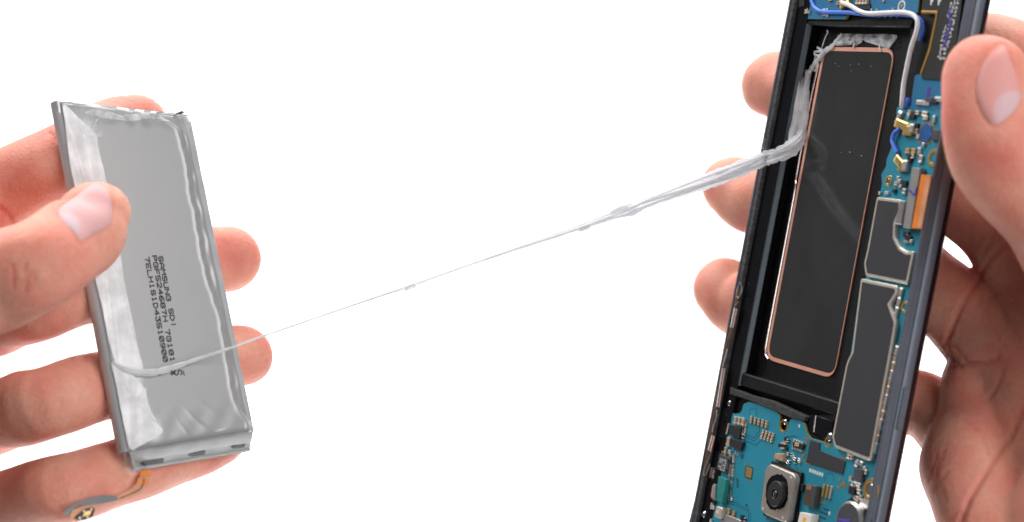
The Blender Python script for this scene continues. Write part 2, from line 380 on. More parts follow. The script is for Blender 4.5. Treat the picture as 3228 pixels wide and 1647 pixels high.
# black bracket with a bright rib in the corner of the lower board
g = MB(); g.prism(L(-1.6, 'z3 1030,485 1075,475 1200,520 1195,620 1170,660 1040,610 1020,540'), -1.7, -4, .3); brk = g.build("corner_bracket", M['blackgloss'], phone)
g = MB(); a, b = L(-1.5, 'z3 1075,480 1060,600'); g.tube([(*a, -1.6), (*b, -1.6)], .22, 8); g.build("bracket_rib", M['steel'], brk)

def screw(x, y, h, r=.75):
    g = MB(); g.disc(x, y, r, h + .35, h - .6, 16, .25); return g.build("screw", M['chrome'], phone)
for spec, h, r in (('z3 457,393', -1.6, .8), ('z3 1178,636', -1.2, 1.1), ('z3 857,528', -1.5, .7), ('b1 275,1215', -1.3, .9), ('z2 1558,172', -1.7, .8)):
    screw(*L(h, spec)[0], h, r)
g = MB(); p = L(-.2, 'z1 620,1085')[0]; g.box(p[0], p[1], 1.2, 2.9, .05, -.6, .0, .2); g.build("clip_contact", M['chrome'], phone)

# ---- metal antenna contacts down the left edge
def strip(name, spec, h, hw_, m, t=.35):
    P = spline(L(h, spec), 5); g = MB(); g.tube([(p[0], p[1], h) for p in P], hw_, 6, flat=t / hw_, up=(0, 0, 1)); return g.build(name, m, phone)
strip("antenna_shim", 'z2 432,985 400,1120 375,1290 z3 430,0 380,250 355,430 320,620 285,850 280,920', -.30, .95, M['brown'], .3)
for sp in ('z2 405,1130 375,1275', 'z3 415,140 372,420', 'z3 340,625 312,735'):
    strip("contact_plate", sp, -.05, .85, M['chrome'], .25)
for sp in ('z2 435,930 415,985 410,1040 430,1040 450,985 440,935', 'z3 325,740 290,830 268,900 285,905 315,830', 'z3 372,470 345,540 330,600', 'z2 425,1080 400,1110', 'z3 440,0 415,95 405,130', 'z3 365,440 355,520 340,545'):
    strip("spring_contact", sp, .1, .16, M['steel'], .16)

# ---- circuit boards
HB = -1.5
board_spec = ('z3 398,470 412,455 500,468 530,464 545,440 556,400 592,383 640,392 800,446 822,490 812,560 840,596 866,590 880,540 892,510 925,500 970,512 996,540 1010,600 1034,640 1130,670 1185,684 '
              '1245,560 1305,200 1345,-80 z2 1335,1000 1365,912 1405,885 1405,790 1480,330 1490,260 1505,190 1500,120 1535,60 z1 1540,1200 1590,1080 1615,960 1625,880 1612,850 1620,808 ')
bp_ = L(HB, board_spec)
ytop = bp_[-1][1]
bp_ += [np.array([35.6, ytop + 1.2]), np.array([35.6, -88.0])] + L(HB, 'z3 180,1420 278,1130 300,1050 320,930 332,850 346,720 372,600')
g = MB(); g.prism(bp_, HB, HB - .75, .04, 0, 1); main = g.build("main_board", [M['pcb'], M['pcbedge']], phone)
ub = L(HB, 't1 110,-220 135,0 137,110 160,170 258,240 735,244 752,215 760,185 1640,160 1690,-220')
g = MB(); g.prism(ub, HB, HB - .75, .04, 0, 1); upper = g.build("upper_board", [M['pcb2'], M['pcbedge']], phone)
# small interposer board under the ribbon
sb = L(HB + .1, 't1 1600,965 1625,935 1690,935 z1 2010,560 2010,830 1715,830')
g = MB(); g.prism(sb, HB + .1, HB - .9, .04, 0, 1); inter = g.build("interposer_board", [M['pcb2'], M['pcbedge']], phone)
# display ribbon
HR = HB + .45
rb = L(HR, 't1 1640,-250 1700,0 1690,140 1885,150 1690,930 1690,990 1930,1002 2000,930 2115,640 2230,-250')
g = MB(); g.prism(rb, HR, HR - .18, .03); ribbon = g.build("display_ribbon", M['ribbon'], phone)
tr = L(HR + .05, 't1 1690,152 1880,158 1850,330 1790,620 1680,925'); g = MB()
g.tube([(p[0], p[1], HR + .06) for p in tr], .42, 6, flat=.3); g.build("gold_trace", M['amber'], ribbon)
# illegible rows of white print with a purple pen line
g = MB()
a, b = L(HR + .05, 't1 2125,-60 1935,735'); a, b = np.array(a), np.array(b); dr = (b - a) / np.linalg.norm(b - a); nr = np.array([-dr[1], dr[0]]); Ln = np.linalg.norm(b - a)
s_ = 0.0
while s_ < Ln:
    for off in (-1.25, .0, 1.2):
        if random.random() < .12: continue
        c = a + dr * (s_ + random.uniform(-.1, .1)) + nr * (off + random.uniform(-.15, .15)) * (1 if s_ < Ln * .8 else .7)
        for q in range(2):
            an = random.choice((0, .8, 1.57, 2.3)); g.box(c[0] + random.uniform(-.25, .25), c[1] + random.uniform(-.25, .25), .85, .26, HR + .03, HR - .02, an)
    s_ += 1.05
for spx in ('t1 1810,10', 't1 1905,10'):
    c = L(HR, spx)[0]; g.box(c[0], c[1], .5, 2.4, HR + .03, HR - .02, .25); g.box(c[0] + .7, c[1] + .3, .5, 1.6, HR + .03, HR - .02, -.35)
pr = g.build("white_print", M['ink'], ribbon)
g = MB(); P = spline(L(HR + .07, 't1 2060,90 2035,200 2050,300 2010,450 1970,590'), 5); g.tube([(p[0], p[1], HR + .07) for p in P], .42, 6, flat=.15); g.build("pen_mark", M['purple'], ribbon)
g = MB(); p = L(HB + .1, 't1 1780,1160')[0]; g.box(p[0], p[1], 1.5, 2.6, HB + .14, HB, 0); g.build("pen_mark", M['purple'], inter)

# unit components: meshes shared between alike parts
def unit_mesh(name, parts, mats):
    g = MB()
    for (cx, cy, sx, sy, h1, h0, bev, mi) in parts: g.box(cx, cy, sx, sy, h1, h0, 0, bev, mi)
    o = g.build(name, mats); me = o.data; bpy.data.objects.remove(o); return me
U_CAP = unit_mesh("capacitor", [(0, -.37, 1, .26, 1, 0, .08, 1), (0, .37, 1, .26, 1, 0, .08, 1), (0, 0, .92, .49, .93, 0, .03, 0)], [M['cer'], M['solder']])
U_RES = unit_mesh("resistor", [(0, -.37, 1, .26, 1, 0, .08, 1), (0, .37, 1, .26, 1, 0, .08, 1), (0, 0, .92, .49, .93, 0, .03, 0)], [M['chip'], M['solder']])
U_GOLD = unit_mesh("inductor", [(0, -.37, 1, .26, 1, 0, .08, 1), (0, .37, 1, .26, 1, 0, .08, 1), (0, 0, .92, .49, .93, 0, .03, 0)], [M['cer'], M['gold']])
U_CHIP = unit_mesh("chip", [(0, 0, 1, 1, 1, 0, .06, 0)], [M['chip']])
U_CHIPG = unit_mesh("chip", [(0, 0, 1, 1, 1, 0, .06, 0)], [M['chipgrey']])
U_PAD = unit_mesh("solder_pad", [(0, 0, 1, 1, 1, 0, .15, 0)], [M['solder']])
U_GPAD = unit_mesh("gold_pad", [(0, 0, 1, 1, 1, 0, .15, 0)], [M['gold']])
U_DOT = unit_mesh("test_pad", [(0, 0, 1, 1, 1, 0, .3, 0)], [M['ink']])
def comp(me, spec, sx, sy, sh=.5, rot=0.0, parent=main, h=None):
    h = HB if h is None else h
    o = bpy.data.objects.new(me.name.split('.')[0], me); COL.objects.link(o); o.parent = parent
    p = L(h + sh * .5, spec)[0] if isinstance(spec, str) else spec
    o.location = (p[0] * .001, p[1] * .001, h * .001); o.scale = (sx, sy, sh); o.rotation_euler = (0, 0, rot); return o
def quad(name, spec, h1, h0, m, parent=main, bev=.08, r=0.0):
    P = L(h1, spec); P = rounded(P, r) if r else P
    g = MB(); g.prism(P, h1, h0, bev); return g.build(name, m, parent)

# ---- shield cans: tan lip with a dark film on top
def shield(spec, h, r, wid=.80):
    P = rounded(L(h, spec), r); g = MB(); g.prism(P, h, HB, .18); o = g.build("shield_can", M['lip'], main)
    P = np.array(P); a = np.sum(P[:, 0] * np.roll(P[:, 1], -1) - P[:, 1] * np.roll(P[:, 0], -1)); P = P if a > 0 else P[::-1]
    Q = np.array(L(h, spec)); Q = Q if np.sum(Q[:, 0] * np.roll(Q[:, 1], -1) - Q[:, 1] * np.roll(Q[:, 0], -1)) > 0 else Q[::-1]
    g = MB(); g.prism(rounded(inset(Q, wid), r * .5), h + .05, h - .3, 0); g.build("shield_film", M['shield'], o); return o
shield('z2 1465,288 1650,312 1642,400 1605,490 1602,590 1640,668 1692,702 1748,698 1697,950 1380,885 1368,790 1392,690', -.35, .7)
shield('z2 1345,903 1622,960 1618,1020 1565,1100 1612,1230 1600,1314 z3 1475,806 1440,802 1212,712 1192,640 1292,120 1305,80 1335,20', -.35, .7, .84)
quad("shield_bracket", 'z2 1640,315 1680,320 1650,500 1598,492', .05, -1.4, M['steel'], main, .2)
# board-to-board connector with orange flex at the right
quad("connector", 'z2 1730,68 1795,72 1720,530 1660,520', .35, -1.4, M['plate'], main, .15)
fx = quad("flex_tail", 'z2 1800,120 1875,130 1800,530 1728,525', .30, -.6, M['orange'], main, .05)
quad("flex_pad", 'z2 1835,150 1872,152 1800,525 1770,520', .42, .2, M['flex'], main, .03)
g = MB()
for A_, B_ in (('z2 1710,235', 'z2 1750,278'), ('z2 1750,278', 'z2 1768,215')):
    a, b = L(.4, A_)[0], L(.4, B_)[0]; g.tube([(*a, .38), (*b, .38)], .35, 6, flat=.3)
g.build("pen_mark", M['purple'], main)

# ---- camera module
HC = 1.0
quad("camera_socket", 'b1 1120,535 1500,690 1400,1345 1010,1230', -.6, HB - .3, M['black'], phone, .15, .6)
cs = rounded(L(HC, 'b1 1040,640 1105,580 1395,705 1420,760 1330,1290 1290,1318 1035,1215 975,1150'), .5)
g = MB(); g.prism(cs, HC, -1.6, .3); camera = g.build("camera_module", M['camface'], phone)
cc = L(HC, 'b1 1190,935')[0]
g = MB(); nn = 40; P = []
for k in range(nn):
    a = 2 * math.pi * k / nn; rr = 4.75 + (.28 if (k // 5) % 2 else 0.0) + .08 * math.sin(k * 2.3); P.append((cc[0] + rr * math.cos(a), cc[1] + rr * math.sin(a)))
g.prism(P, HC + .12, HC - .4, .05); g.build("lens_well", M['blackgloss'], camera)
lc = L(HC + 1.2, 'b1 1160,955')[0]
g = MB(); g.disc(lc[0], lc[1], 3.4, HC + 1.2, HC - .3, 40, .15, r_in=1.2); barrel = g.build("lens_barrel", M['chip'], camera)
g = MB(); g.disc(lc[0], lc[1], 1.25, HC + .95, HC, 28, .1); g.build("lens_seat", M['blackgloss'], barrel)
g = MB(); nv = []; sg = 24
for i in range(7):
    t = i / 6 * math.pi / 2; r_ = .85 * math.cos(t)
    nv += [(lc[0] + r_ * math.cos(2 * math.pi * k / sg), lc[1] + r_ * math.sin(2 * math.pi * k / sg), HC + .95 + .3 * math.sin(t)) for k in range(sg)]
g.add(nv, [(i * sg + k, i * sg + (k + 1) % sg, (i + 1) * sg + (k + 1) % sg, (i + 1) * sg + k) for i in range(6) for k in range(sg)]); g.build("lens", M['lens'], barrel)
for sp in ('b1 1015,1140', 'b1 1260,1255', 'b1 1365,750'):
    comp(U_DOT, sp, .5, .7, .06, .2, camera, HC)

# ---- chips and passives on the lower board (traced)
R0 = 0.0
quad("chip", 'b1 600,85 745,122 714,265 580,212', -.7, HB, M['chip'])
quad("chip", 'b1 612,258 765,305 730,412 610,365', -.6, HB, M['chip'])
bigc = quad("chip", 'b1 470,455 605,505 560,695 428,640', -.6, HB, M['chipgrey'])
for i in range(4):
    for j in range(5):
        p0 = L(-.58, f'b1 {482 + i * 22 - j * 6},{520 + i * 8 + j * 30}')[0]
        if random.random() < .8: comp(U_DOT, p0, .35, .5, .03, .3, bigc, -.6)
comp(U_CHIP, 'b1 580,545', .5, .8, .35, 0, main, -.55); comp(U_CHIP, 'b1 555,660', .5, .8, .35, 0, main, -.55)
for i in range(3): comp(U_CAP, f'b1 {678 + 45 * i},{35 + 10 * i}', 1.25, 2.2, .9, .05)
for i in range(5):
    for j in range(2): comp(U_CAP if j == 0 else U_GOLD, f'b1 {872 + 47 * i - 6 * j},{12 + 15 * i + 42 * j - 8}', .85, 1.05, .5, .12)
for i in range(4):
    for j in range(3): comp(U_GOLD if j == 1 else U_CAP, f'b1 {1022 + 40 * i - 12 * j},{172 + 14 * i + 38 * j}', .8, .85, .5, .12)
for j in range(6):
    comp(U_CAP, f'b1 {588 - 5 * j},{88 + 22 * j}', .6, .55, .4, 0)
for j in range(7):
    for i in range(2): comp(U_RES if (i + j) % 3 == 0 else U_CAP, f'b1 {775 + 32 * i - 4 * j},{60 + 10 * i + 26 * j}', .62, .62, .4, .2)
comp(U_GOLD, 'b1 720,228', .9, 1.2, .5, 0); comp(U_CAP, 'b1 742,160', .8, .8, .5, 0); comp(U_RES, 'b1 770,235', 1.0, 1.3, .6, 0)
comp(U_CAP, 'b1 588,305', 1.5, 2.6, .9, .0)
for j in range(3): comp(U_PAD, f'b1 {748 - 8 * j},{310 + 40 * j}', .5, .6, .4, 0)
comp(U_CAP, 'b1 550,410', 1.0, 1.8, .7, 0); comp(U_CAP, 'b1 600,430', 1.3, 1.0, .6, .1); comp(U_GOLD, 'b1 545,455', .9, .9, .5, 0); comp(U_GPAD, 'b1 510,440', .5, .8, .4, 0)
comp(U_PAD, 'b1 675,440', .5, 1.0, .3, 0); comp(U_PAD, 'b1 695,460', .5, 1.0, .3, 0)
for j in range(12):
    for i in range(2):
        if random.random() < .9: comp(random.choice((U_CAP, U_PAD, U_CAP, U_RES)), f'b1 {612 + 36 * i - 1.5 * j},{470 + 9 * i + 25 * j}', .75, .62, .5, .25)
for j in range(4):
    for i in range(2): comp(random.choice((U_CAP, U_RES, U_PAD)), f'b1 {372 + 34 * i - 6 * j},{640 + 9 * i + 32 * j}', .75, .7, .4, .2)
for j in range(9):
    for i in range(2):
        if random.random() < .85: comp(random.choice((U_RES, U_CAP, U_PAD, U_RES)), f'b1 {582 + 38 * i + (3 * (j - 6) if j > 6 else -2 * j)},{800 + 10 * i + 27 * j}', .7, .62, .42, .3)
# connectors at lower left
quad("connector", 'b1 452,732 556,775 500,1075 425,1040', .2, HB, M['green'], main, .12, .4)
quad("connector_latch", 'b1 395,830 425,845 415,1040 365,1010', -.4, HB, M['plate'], main, .1)
quad("copper_tab", 'b1 383,845 398,850 372,1000 360,990', -.6, HB, M['copper'], main, .03)
gl = quad("code_label", 'b1 798,600 890,628 872,780 778,745', HB + .08, HB, M['chip'], main, .02)
quad("gold_label", 'b1 806,615 882,640 864,765 788,738', HB + .13, HB + .02, M['gold'], main, .02)
for sp in ('b1 803,585', 'b1 862,793'): comp(U_GPAD, sp, .45, .6, .12)
quad("spring_clip", 'b1 428,1105 505,1135 492,1270 400,1240', .3, HB, M['lip'], main, .15, .6)
g = MB()
for a, b in (('440,1165', '455,1210'), ('432,1185', '465,1190'), ('445,1165', '470,1160')):
    p, q = L(.34, 'b1 ' + a)[0], L(.34, 'b1 ' + b)[0]; g.tube([(*p, .33), (*q, .33)], .14, 6, flat=.3)
g.build("stamped_mark", M['ink'], main)
quad("shield_can", 'b1 505,1195 740,1290 700,1420 470,1330', -.5, HB, M['plate'], main, .15, .4)
for sp in ('590,1175', '650,1205'): comp(U_GOLD, 'b1 ' + sp, 1.1, 1.6, .6, .1)
comp(U_CHIP, 'b1 755,1255', 1.3, 1.4, .6, .1); comp(U_RES, 'b1 790,1280', .9, 1.2, .5, .1); comp(U_CAP, 'b1 520,1160', .7, .9, .4, 0)
for sp in ('375,1095', '395,1115', '372,1130', '400,1135', '365,1290', '362,1310'): comp(U_CAP, 'b1 ' + sp, .8, .8, .5, 0)
comp(U_CHIP, 'b1 405,1065', 1.2, .8, .5, 0)
quad("green_flex", 'b1 300,1030 360,1035 385,1060 345,1100 350,1240 310,1330 290,1330 320,1200 282,1110', HB + .02, HB - .5, M['green'], phone, .02)
# round sensor of black block with tan side
quad("inductor", 'b1 1160,445 1270,450 1255,555 1140,515', -.2, HB, M['cer'], main, .2, .4)
comp(U_CHIP, 'b1 1222,500', 1.7, 2.0, 1.2, .1)
for sp, s in (('1300,270', 1.0), ('1330,285', .7), ('1270,355', 1.7), ('1225,350', .8), ('1310,385', .8), ('1295,310', 1.2)): comp(random.choice((U_RES, U_CAP, U_CHIP)), 'b1 ' + sp, s, s * 1.1, .6, .15)
quad("crystal", 'b1 1395,300 1525,335 1500,405 1380,365', -.8, HB, M['chip'])
for i in range(4): comp(U_PAD, f'b1 {1412 + 32 * i},{292 + 11 * i}', .8, .9, .55, .1); comp(U_PAD, f'b1 {1396 + 32 * i},{372 + 11 * i}', .8, .9, .55, .1)
comp(U_GOLD, 'b1 1450,340', 1.9, .9, .85, .15)
for sp in ('1330,460', '1380,468', '1400,490', '1415,520', '1265,535', '1300,535', '1325,560', '1345,555', '1420,555', '1470,530', '1475,550'): comp(random.choice((U_RES, U_CAP)), 'b1 ' + sp, .85, .85, .5, random.uniform(-.4, .4))
quad("absorber_pad", 'b1 1605,280 1728,318 1722,412 2048,545 2012,712 1552,560', HB + .25, HB, M['shield'], main, .05)
for sp in ('1530,245 1580,260 1568,345 1550,340 1560,275 1530,262', '1500,480 1540,440 1550,450 1530,500 1490,505', '1540,555 1555,550 1610,580 1605,595 1548,575', '1985,490 2055,515 2050,530 1980,508'):
    quad("gold_pad", 'b1 ' + sp, HB + .1, HB, M['amber'], main, .02)
for i in range(6): comp(U_DOT, f'b1 {1605 + 30 * i},{662 + 11 * i}', .75, .95, .05, .1)
# flash sensor, pins and led
sn = quad("light_sensor", 'b1 1545,830 1688,860 1645,1135 1515,1090', .1, HB, M['chipgrey'], main, .15)
quad("sensor_window", 'b1 1562,850 1622,862 1615,905 1555,895', .14, -.2, M['gold'], main, .02); quad("sensor_window", 'b1 1545,950 1605,962 1580,1090 1530,1075', .14, -.2, M['brown'], main, .02)
comp(U_CHIP, 'b1 1517,880', 1.0, 1.8, .9, .1)
for i in range(3):
    for j in range(4): comp(U_GPAD if i < 2 else U_PAD, f'b1 {1785 + 45 * i - 8 * j},{860 + 12 * i + 38 * j}', .85, 1.0, .4, .1)
quad("gold_pad", 'b1 1720,990 1745,985 1740,1050 1800,1075 1790,1090 1722,1068', HB + .1, HB, M['amber'], main, .02)
for sp in ('1940,850 1975,890 1960,905 1935,895', '1990,840 2030,790 2050,850 2040,900 2025,900 2025,850 1985,870', '1960,770 1985,765 1985,800 1965,800'): quad("gold_pad", 'b1 ' + sp, HB + .08, HB, M['amber'], main, .02)
ledb = quad("flash_led", 'b1 1475,1180 1625,1215 1590,1400 1440,1350', .9, HB, M['lamp'], main, .15, .3)
quad("led_phosphor", 'b1 1515,1245 1555,1255 1530,1390 1505,1380', .96, .5, M['phosphor'], main, .03)
comp(U_CHIP, 'b1 1450,1235', .8, 1.6, .6, .1)
quad("chip", 'b1 2160,630 2262,655 2248,805 2140,770', -.5, HB, M['chipgrey']); quad("chip", 'b1 2090,850 2165,870 2150,975 2075,950', -.5, HB, M['chip'])
for sp in ('2290,640', '2300,680', '2115,770', '2090,490', '2130,500', '2205,560', '2250,580', '2190,590', '2200,880', '2220,930', '2170,1000', '2200,1020', '2240,1000', '2140,830', '2180,840', '2220,850'): comp(random.choice((U_CAP, U_PAD, U_CAP)), 'b1 ' + sp, 1.1, 1.2, .55, random.uniform(-.2, .2))
for i in range(2): comp(U_PAD, f'b1 {2270 + 50 * i},{1075 + 22 * i}', 2.0, 2.2, .6, .1)
p = L(HB + .1, 'b1 2365,905')[0]; g = MB(); g.disc(p[0], p[1], 2.9, HB + .25, HB, 28, .08, r_in=1.7); g.build("gold_ring", M['gold'], main); screw(p[0], p[1], HB, 1.6)
p = L(HB + .1, 'z2 1680,1120')[0]; g = MB(); g.disc(p[0], p[1], 1.6, HB + .2, HB, 24, .08, r_in=.8); g.build("gold_ring", M['gold'], main)
p = L(HB + .1, 'z1 1895,1190')[0]; g = MB(); g.disc(p[0], p[1], 2.3, HB + .2, HB, 24, .08, r_in=1.3); g.build("gold_ring", M['gold'], main)
p = L(HB + .1, 'z2 1555,170')[0]; g = MB(); g.disc(p[0], p[1], 1.5, HB + .2, HB - .1, 24, .08, r_in=.9); g.build("gold_ring", M['gold'], main)
p = L(HB + .1, 'z3 842,560')[0]; g = MB(); g.disc(p[0], p[1] + .2, 1.75, HB + .08, HB - .5, 24, .04, r_in=1.4); g.build("gold_ring", M['amber'], main)
p = L(HB + .1, 'b1 1830,320')[0]; g = MB(); g.disc(p[0], p[1] + .3, 1.6, HB + .06, HB - .5, 24, .04, r_in=1.2); g.build("gold_ring", M['amber'], main)
# coin vibration motor
p = L(1.0, 'b1 2075,1290')[0]
g = MB(); g.disc(p[0], p[1], 6.2, HB + .05, HB - .1, 40, .05); g.build("motor_recess", M['black'], phone)
g = MB(); g.disc(p[0], p[1], 4.9, 1.0, HB, 40, .45); mot = g.build("vibration_motor", M['steel'], phone)
g = MB(); g.disc(p[0], p[1], 4.25, 1.05, .6, 40, .05); g.build("motor_label", M['chipgrey'], mot)
g = MB(); P = spline(L(1.1, 'b1 1960,1300 2000,1290 2050,1305 2110,1295'), 4); g.tube([(q[0], q[1], 1.08) for q in P], .5, 6, flat=.2); g.build("pen_mark", M['purple'], mot)

# ---- traces as slightly raised lines in the board surface
def trace_line(spec, r=.13, parent=main, h=HB):
    P = L(h, spec); g = MB(); g.tube([(p[0], p[1], h + .0) for p in P], r, 5, flat=.35); return g.build("trace", M['trace'], parent)
for sp in ('b1 520,1060 545,1040 660,1065 840,1150 860,1200 850,1310', 'b1 560,1075 650,1090 820,1165 838,1210 830,1310', 'b1 800,215 905,250 970,170', 'b1 790,240 905,292 975,215', 'b1 780,285 930,345 990,285', 'b1 865,60 915,90 970,105 975,190',
           'b1 1305,245 1340,235 1400,232 1460,250', 'b1 1790,800 1800,720 1850,690 1900,720 1910,790', 'z3 600,470 605,425 655,435 650,480', 'z3 925,635 900,630 880,655'):
    trace_line(sp)
for j in range(6): trace_line(f'b1 {680 + 6 * (j % 2)},{765 + 20 * j} {705 + 6 * (j % 2)},{772 + 20 * j}', .2)
for sp in ('b1 735,470 770,480', 'b1 740,500 765,508', 'b1 795,1090 820,1105', 'b1 1770,1140 1840,1160', 'b1 1740,1180 1830,1215', 'b1 1725,1240 1800,1270'): trace_line(sp, .35)
comp(U_DOT, 'b1 1468,105', .6, .8, .08); comp(U_DOT, 'b1 1845,1200', .7, .9, .08)

# ---- right column of the main board
for sp, kind, sx, sy in (('1715,845', 1, 1.2, .9), ('1740,870', 0, 2.0, 1.8), ('1775,850', 1, 1.4, 1.0), ('1830,860', 1, 2.2, 1.2), ('1835,890', 1, 1.8, .9), ('1705,880', 2, .9, 1.2), ('1900,900', 2, 1.0, 1.8),
                         ('1770,950', 0, 1.2, 1.5), ('1765,990', 1, 1.2, 1.3), ('1780,1030', 1, 1.3, 1.0), ('1820,1090', 2, .9, .9), ('1700,1140', 3, 1.6, 1.3), ('1745,1140', 3, 1.6, 1.3), ('1790,1140', 2, 1.3, 1.8), ('1715,1190', 0, 1.2, 1.8), ('1800,1200', 1, 1.3, 2.0), ('1740,1180', 1, .9, 1.0), ('1720,1210', 0, 1.0, 1.2)):
    comp((U_CHIP, U_CAP, U_PAD, U_GOLD)[kind], 'z1 ' + sp, sx, sy, .6, random.uniform(-.1, .1))
bc = L(HB + .2, 'z1 1835,1005')[0]; g = MB(); g.disc(bc[0], bc[1], 2.6, HB + .3, HB, 8, .1); g.build("blue_chip", M['bluechip'], main); g = MB(); g.disc(bc[0], bc[1], 3.2, HB + .12, HB, 8, .05, r_in=2.7); g.build("gold_ring", M['amber'], main)
comp(U_CHIPG, 'z1 1915,1020', 2.6, 2.6, .7)
for sp, kind, sx, sy in (('1630,150', 2, 1.0, 1.0), ('1640,175', 2, 1.0, 1.0), ('1615,190', 1, 1.3, 1.0), ('1645,210', 2, 1.2, .8), ('1680,190', 0, 1.5, 1.6), ('1600,245', 0, 1.2, 1.0), ('1545,262', 2, 1.6, .8), ('1675,250', 1, 1.3, 1.4), ('1490,262', 2, .8, .8),
                         ('1690,572', 0, 2.2, 1.4), ('1705,600', 0, 2.2, 1.4), ('1690,625', 2, 1.6, .9), ('1725,625', 2, 1.2, .9), ('1700,575', 2, 1.1, .7)):
    comp((U_CHIP, U_CAP, U_PAD, U_GOLD)[kind], 'z2 ' + sp, sx, sy, .6, 0)
# row of silver-green passives beside the long shield
for i in range(13):
    x = 1655 - 12.5 * i; y = 20 + 58 * i
    comp(U_CAP if i % 3 else U_PAD, f'z3 {x + 8 - (i > 8) * 4},{y}', 1.1, 2.9, .9, -.02); 
    if i % 2 == 0: comp(U_RES, f'z3 {x - 25},{y + 20}', .8, 1.2, .6, 0)
for i in range(4): comp(U_PAD, f'z2 {1650 - 16 * i},{1010 + 72 * i}', 1.1, 2.4, .7, -.1)
# coax plugs
def plug(spec, sx, sy, rot):
    o = comp(U_GPAD, spec, sx, sy, 1.1, rot); return o
plug('z1 1660,945', 5.5, 2.2, -.2).name = "coax_plug"; plug('z1 1705,985', 3.4, 2.6, 0).name = "coax_plug"
comp(U_PAD, 'z1 1735,970', 1.8, 2.2, 1.2); comp(U_PAD, 'z1 1635,885', 1.4, 3.4, .9, -.35)
plug('z1 1640,1220', 4.0, 2.0, -.5).name = "coax_plug"; plug('z1 1660,1260', 2.8, 2.2, 0).name = "coax_plug"; comp(U_PAD, 'z1 1685,1250', 1.8, 2.8, 1.2)
for sp in ('1860,755', '1900,765', '1930,750', '1790,775', '1840,780'): comp(random.choice((U_CHIP, U_PAD, U_CHIPG)), 'z1 ' + sp, 2.4, 1.2, .5, 0, inter, HB + .1)
# upper board details
for sp, kind, sx, sy in (('465,140', 2, 1.2, 1.2), ('505,140', 2, .9, 1.4), ('465,185', 1, 1.3, .9), ('505,195', 2, 1.0, 1.0), ('250,145', 1, 1.5, 1.2), ('285,155', 1, .8, .8), ('190,40', 0, 2.4, 2.2), ('1060,130', 2, .8, .8), ('1130,130', 2, .7, .7), ('1430,150', 2, .8, .8), ('1335,120', 1, .7, .7), ('1490,140', 2, .7, .7), ('1215,10', 2, .8, .8), ('640,45', 3, 1.0, 1.0), ('550,0', 3, 1.4, .8)):
    comp((U_CHIP, U_CAP, U_PAD, U_GOLD)[kind], 't1 ' + sp, sx, sy, .4, .2, upper)
for sp, r in (('205,118', 1.15), ('1440,78', 1.5)):
    p = L(HB, 't1 ' + sp)[0]; g = MB(); g.disc(p[0], p[1], r, HB + .06, HB - .05, 20, .02, r_in=r * .68); g.build("printed_ring", M['ink'], upper); comp(U_GPAD, p, .7, .9, .08, 0, upper)
quad("connector", 't1 850,45 1035,45 1050,130 900,110 840,70', HB + .5, HB, M['chip'], upper, .1)
for i in range(4): comp(U_CAP, f't1 {890 + 38 * i},18', 1.1, 1.8, .8, 0, upper)
for i in range(5): comp(U_GPAD, f't1 {1080 + 75 * i},222', .5, .5, .15, 0, upper, HB - .6)
# antenna cables
def cable(name, P3, r, m):
    g = MB(); g.tube(P3, r, 12, up=(.3, .2, 1)); return g.build(name, m, phone, smooth=60)
hW = HB + 1.6
def path(spec, hs):
    P = pts(spec); return spline([(*PHN.loc(p, h), h) for p, h in zip(P, hs)], 8)
cable("antenna_cable", path('t1 690,30 800,75 900,135 1030,172 1300,160 1480,160 1590,195 1640,270 1625,400 1560,600 1505,850 1462,1080 1445,1300 z1 1655,800', [-.5, -.2, .0, .1, .1, .1, .1, .1, 0, 0, -.1, -.2, -.4, -1.2]), .62, M['whitecable'])
cable("antenna_cable", path('t1 300,-30 325,50 365,110 440,148 560,156 750,158 900,176 1040,190 1300,185 1480,190 1620,215 1690,270 1705,350 1690,440 1670,510', [-.9] * 8 + [-1.0, -1.0, -1.2, -1.4, -1.5, -1.6, -1.8]), .55, M['bluecable'])
cable("antenna_cable", path('z1 1640,975 1605,1000 1585,1050 1595,1095 1622,1150', [-.8, -.6, -.6, -.6, -.8]), .6, M['bluecable'])
cable("antenna_cable", path('z1 1705,740 1700,770 1690,812', [-1.2, -1.2, -1.6]), .7, M['bluecable'])
pp = L(-.6, 't1 725,22')[0]; o = comp(U_GPAD, pp, 3.6, 3.2, 1.4, .5, upper); o.name = "coax_plug"
# smudges of glue left on the panel
for i in range(9):
    q = L(hw + .4, f'z1 {random.choice((1160, 1275, 1345, 1185, 1265, 1495, 1340, 1230, 1430)) + random.uniform(-14, 14)},{random.choice((460, 430, 510, 580, 540, 470, 1150, 900)) + random.uniform(-30, 30)}')[0]
    s = random.uniform(.1, .22); comp(U_DOT, q, s, s * 1.3, .05, random.uniform(0, 3), wnd, hw + .36)

# ================================================================== BATTERY
batt = empty("battery", BAT.matrix(), "flat silver pouch battery with black printed lettering pinched in the left hand", "battery")
B = BAT.poly
fq = B(0, 'z4 458,160 1398,272 z6 1893,624 968,778'); oq = B(-2.6, 'z4 398,168 1430,275 z6 1912,640 905,790')
fq = np.array(fq); oq = np.array(oq)
def bil(q, s, t): return (q[0] * (1 - s) + q[1] * s) * (1 - t) + (q[3] * (1 - s) + q[2] * s) * t
NS, NT = 150, 200
ridge = np.array(B(0, 'z4 1180,285 1265,312 1338,372 1375,500 1418,690 1432,850 1470,1000 1520,1310 z5 1530,290 1578,480 1655,700 1690,900 1730,1150 z6 1760,380 1800,470 1870,560'))
lf = np.array(B(0, 'z4 720,300 738,470 785,720 z5 905,260 960,560 1075,1110 z6 1090,300 1150,480 1240,600'))
ro, lo_ = ridge[np.argsort(ridge[:, 1])], lf[np.argsort(lf[:, 1])]
g = MB(); V = []
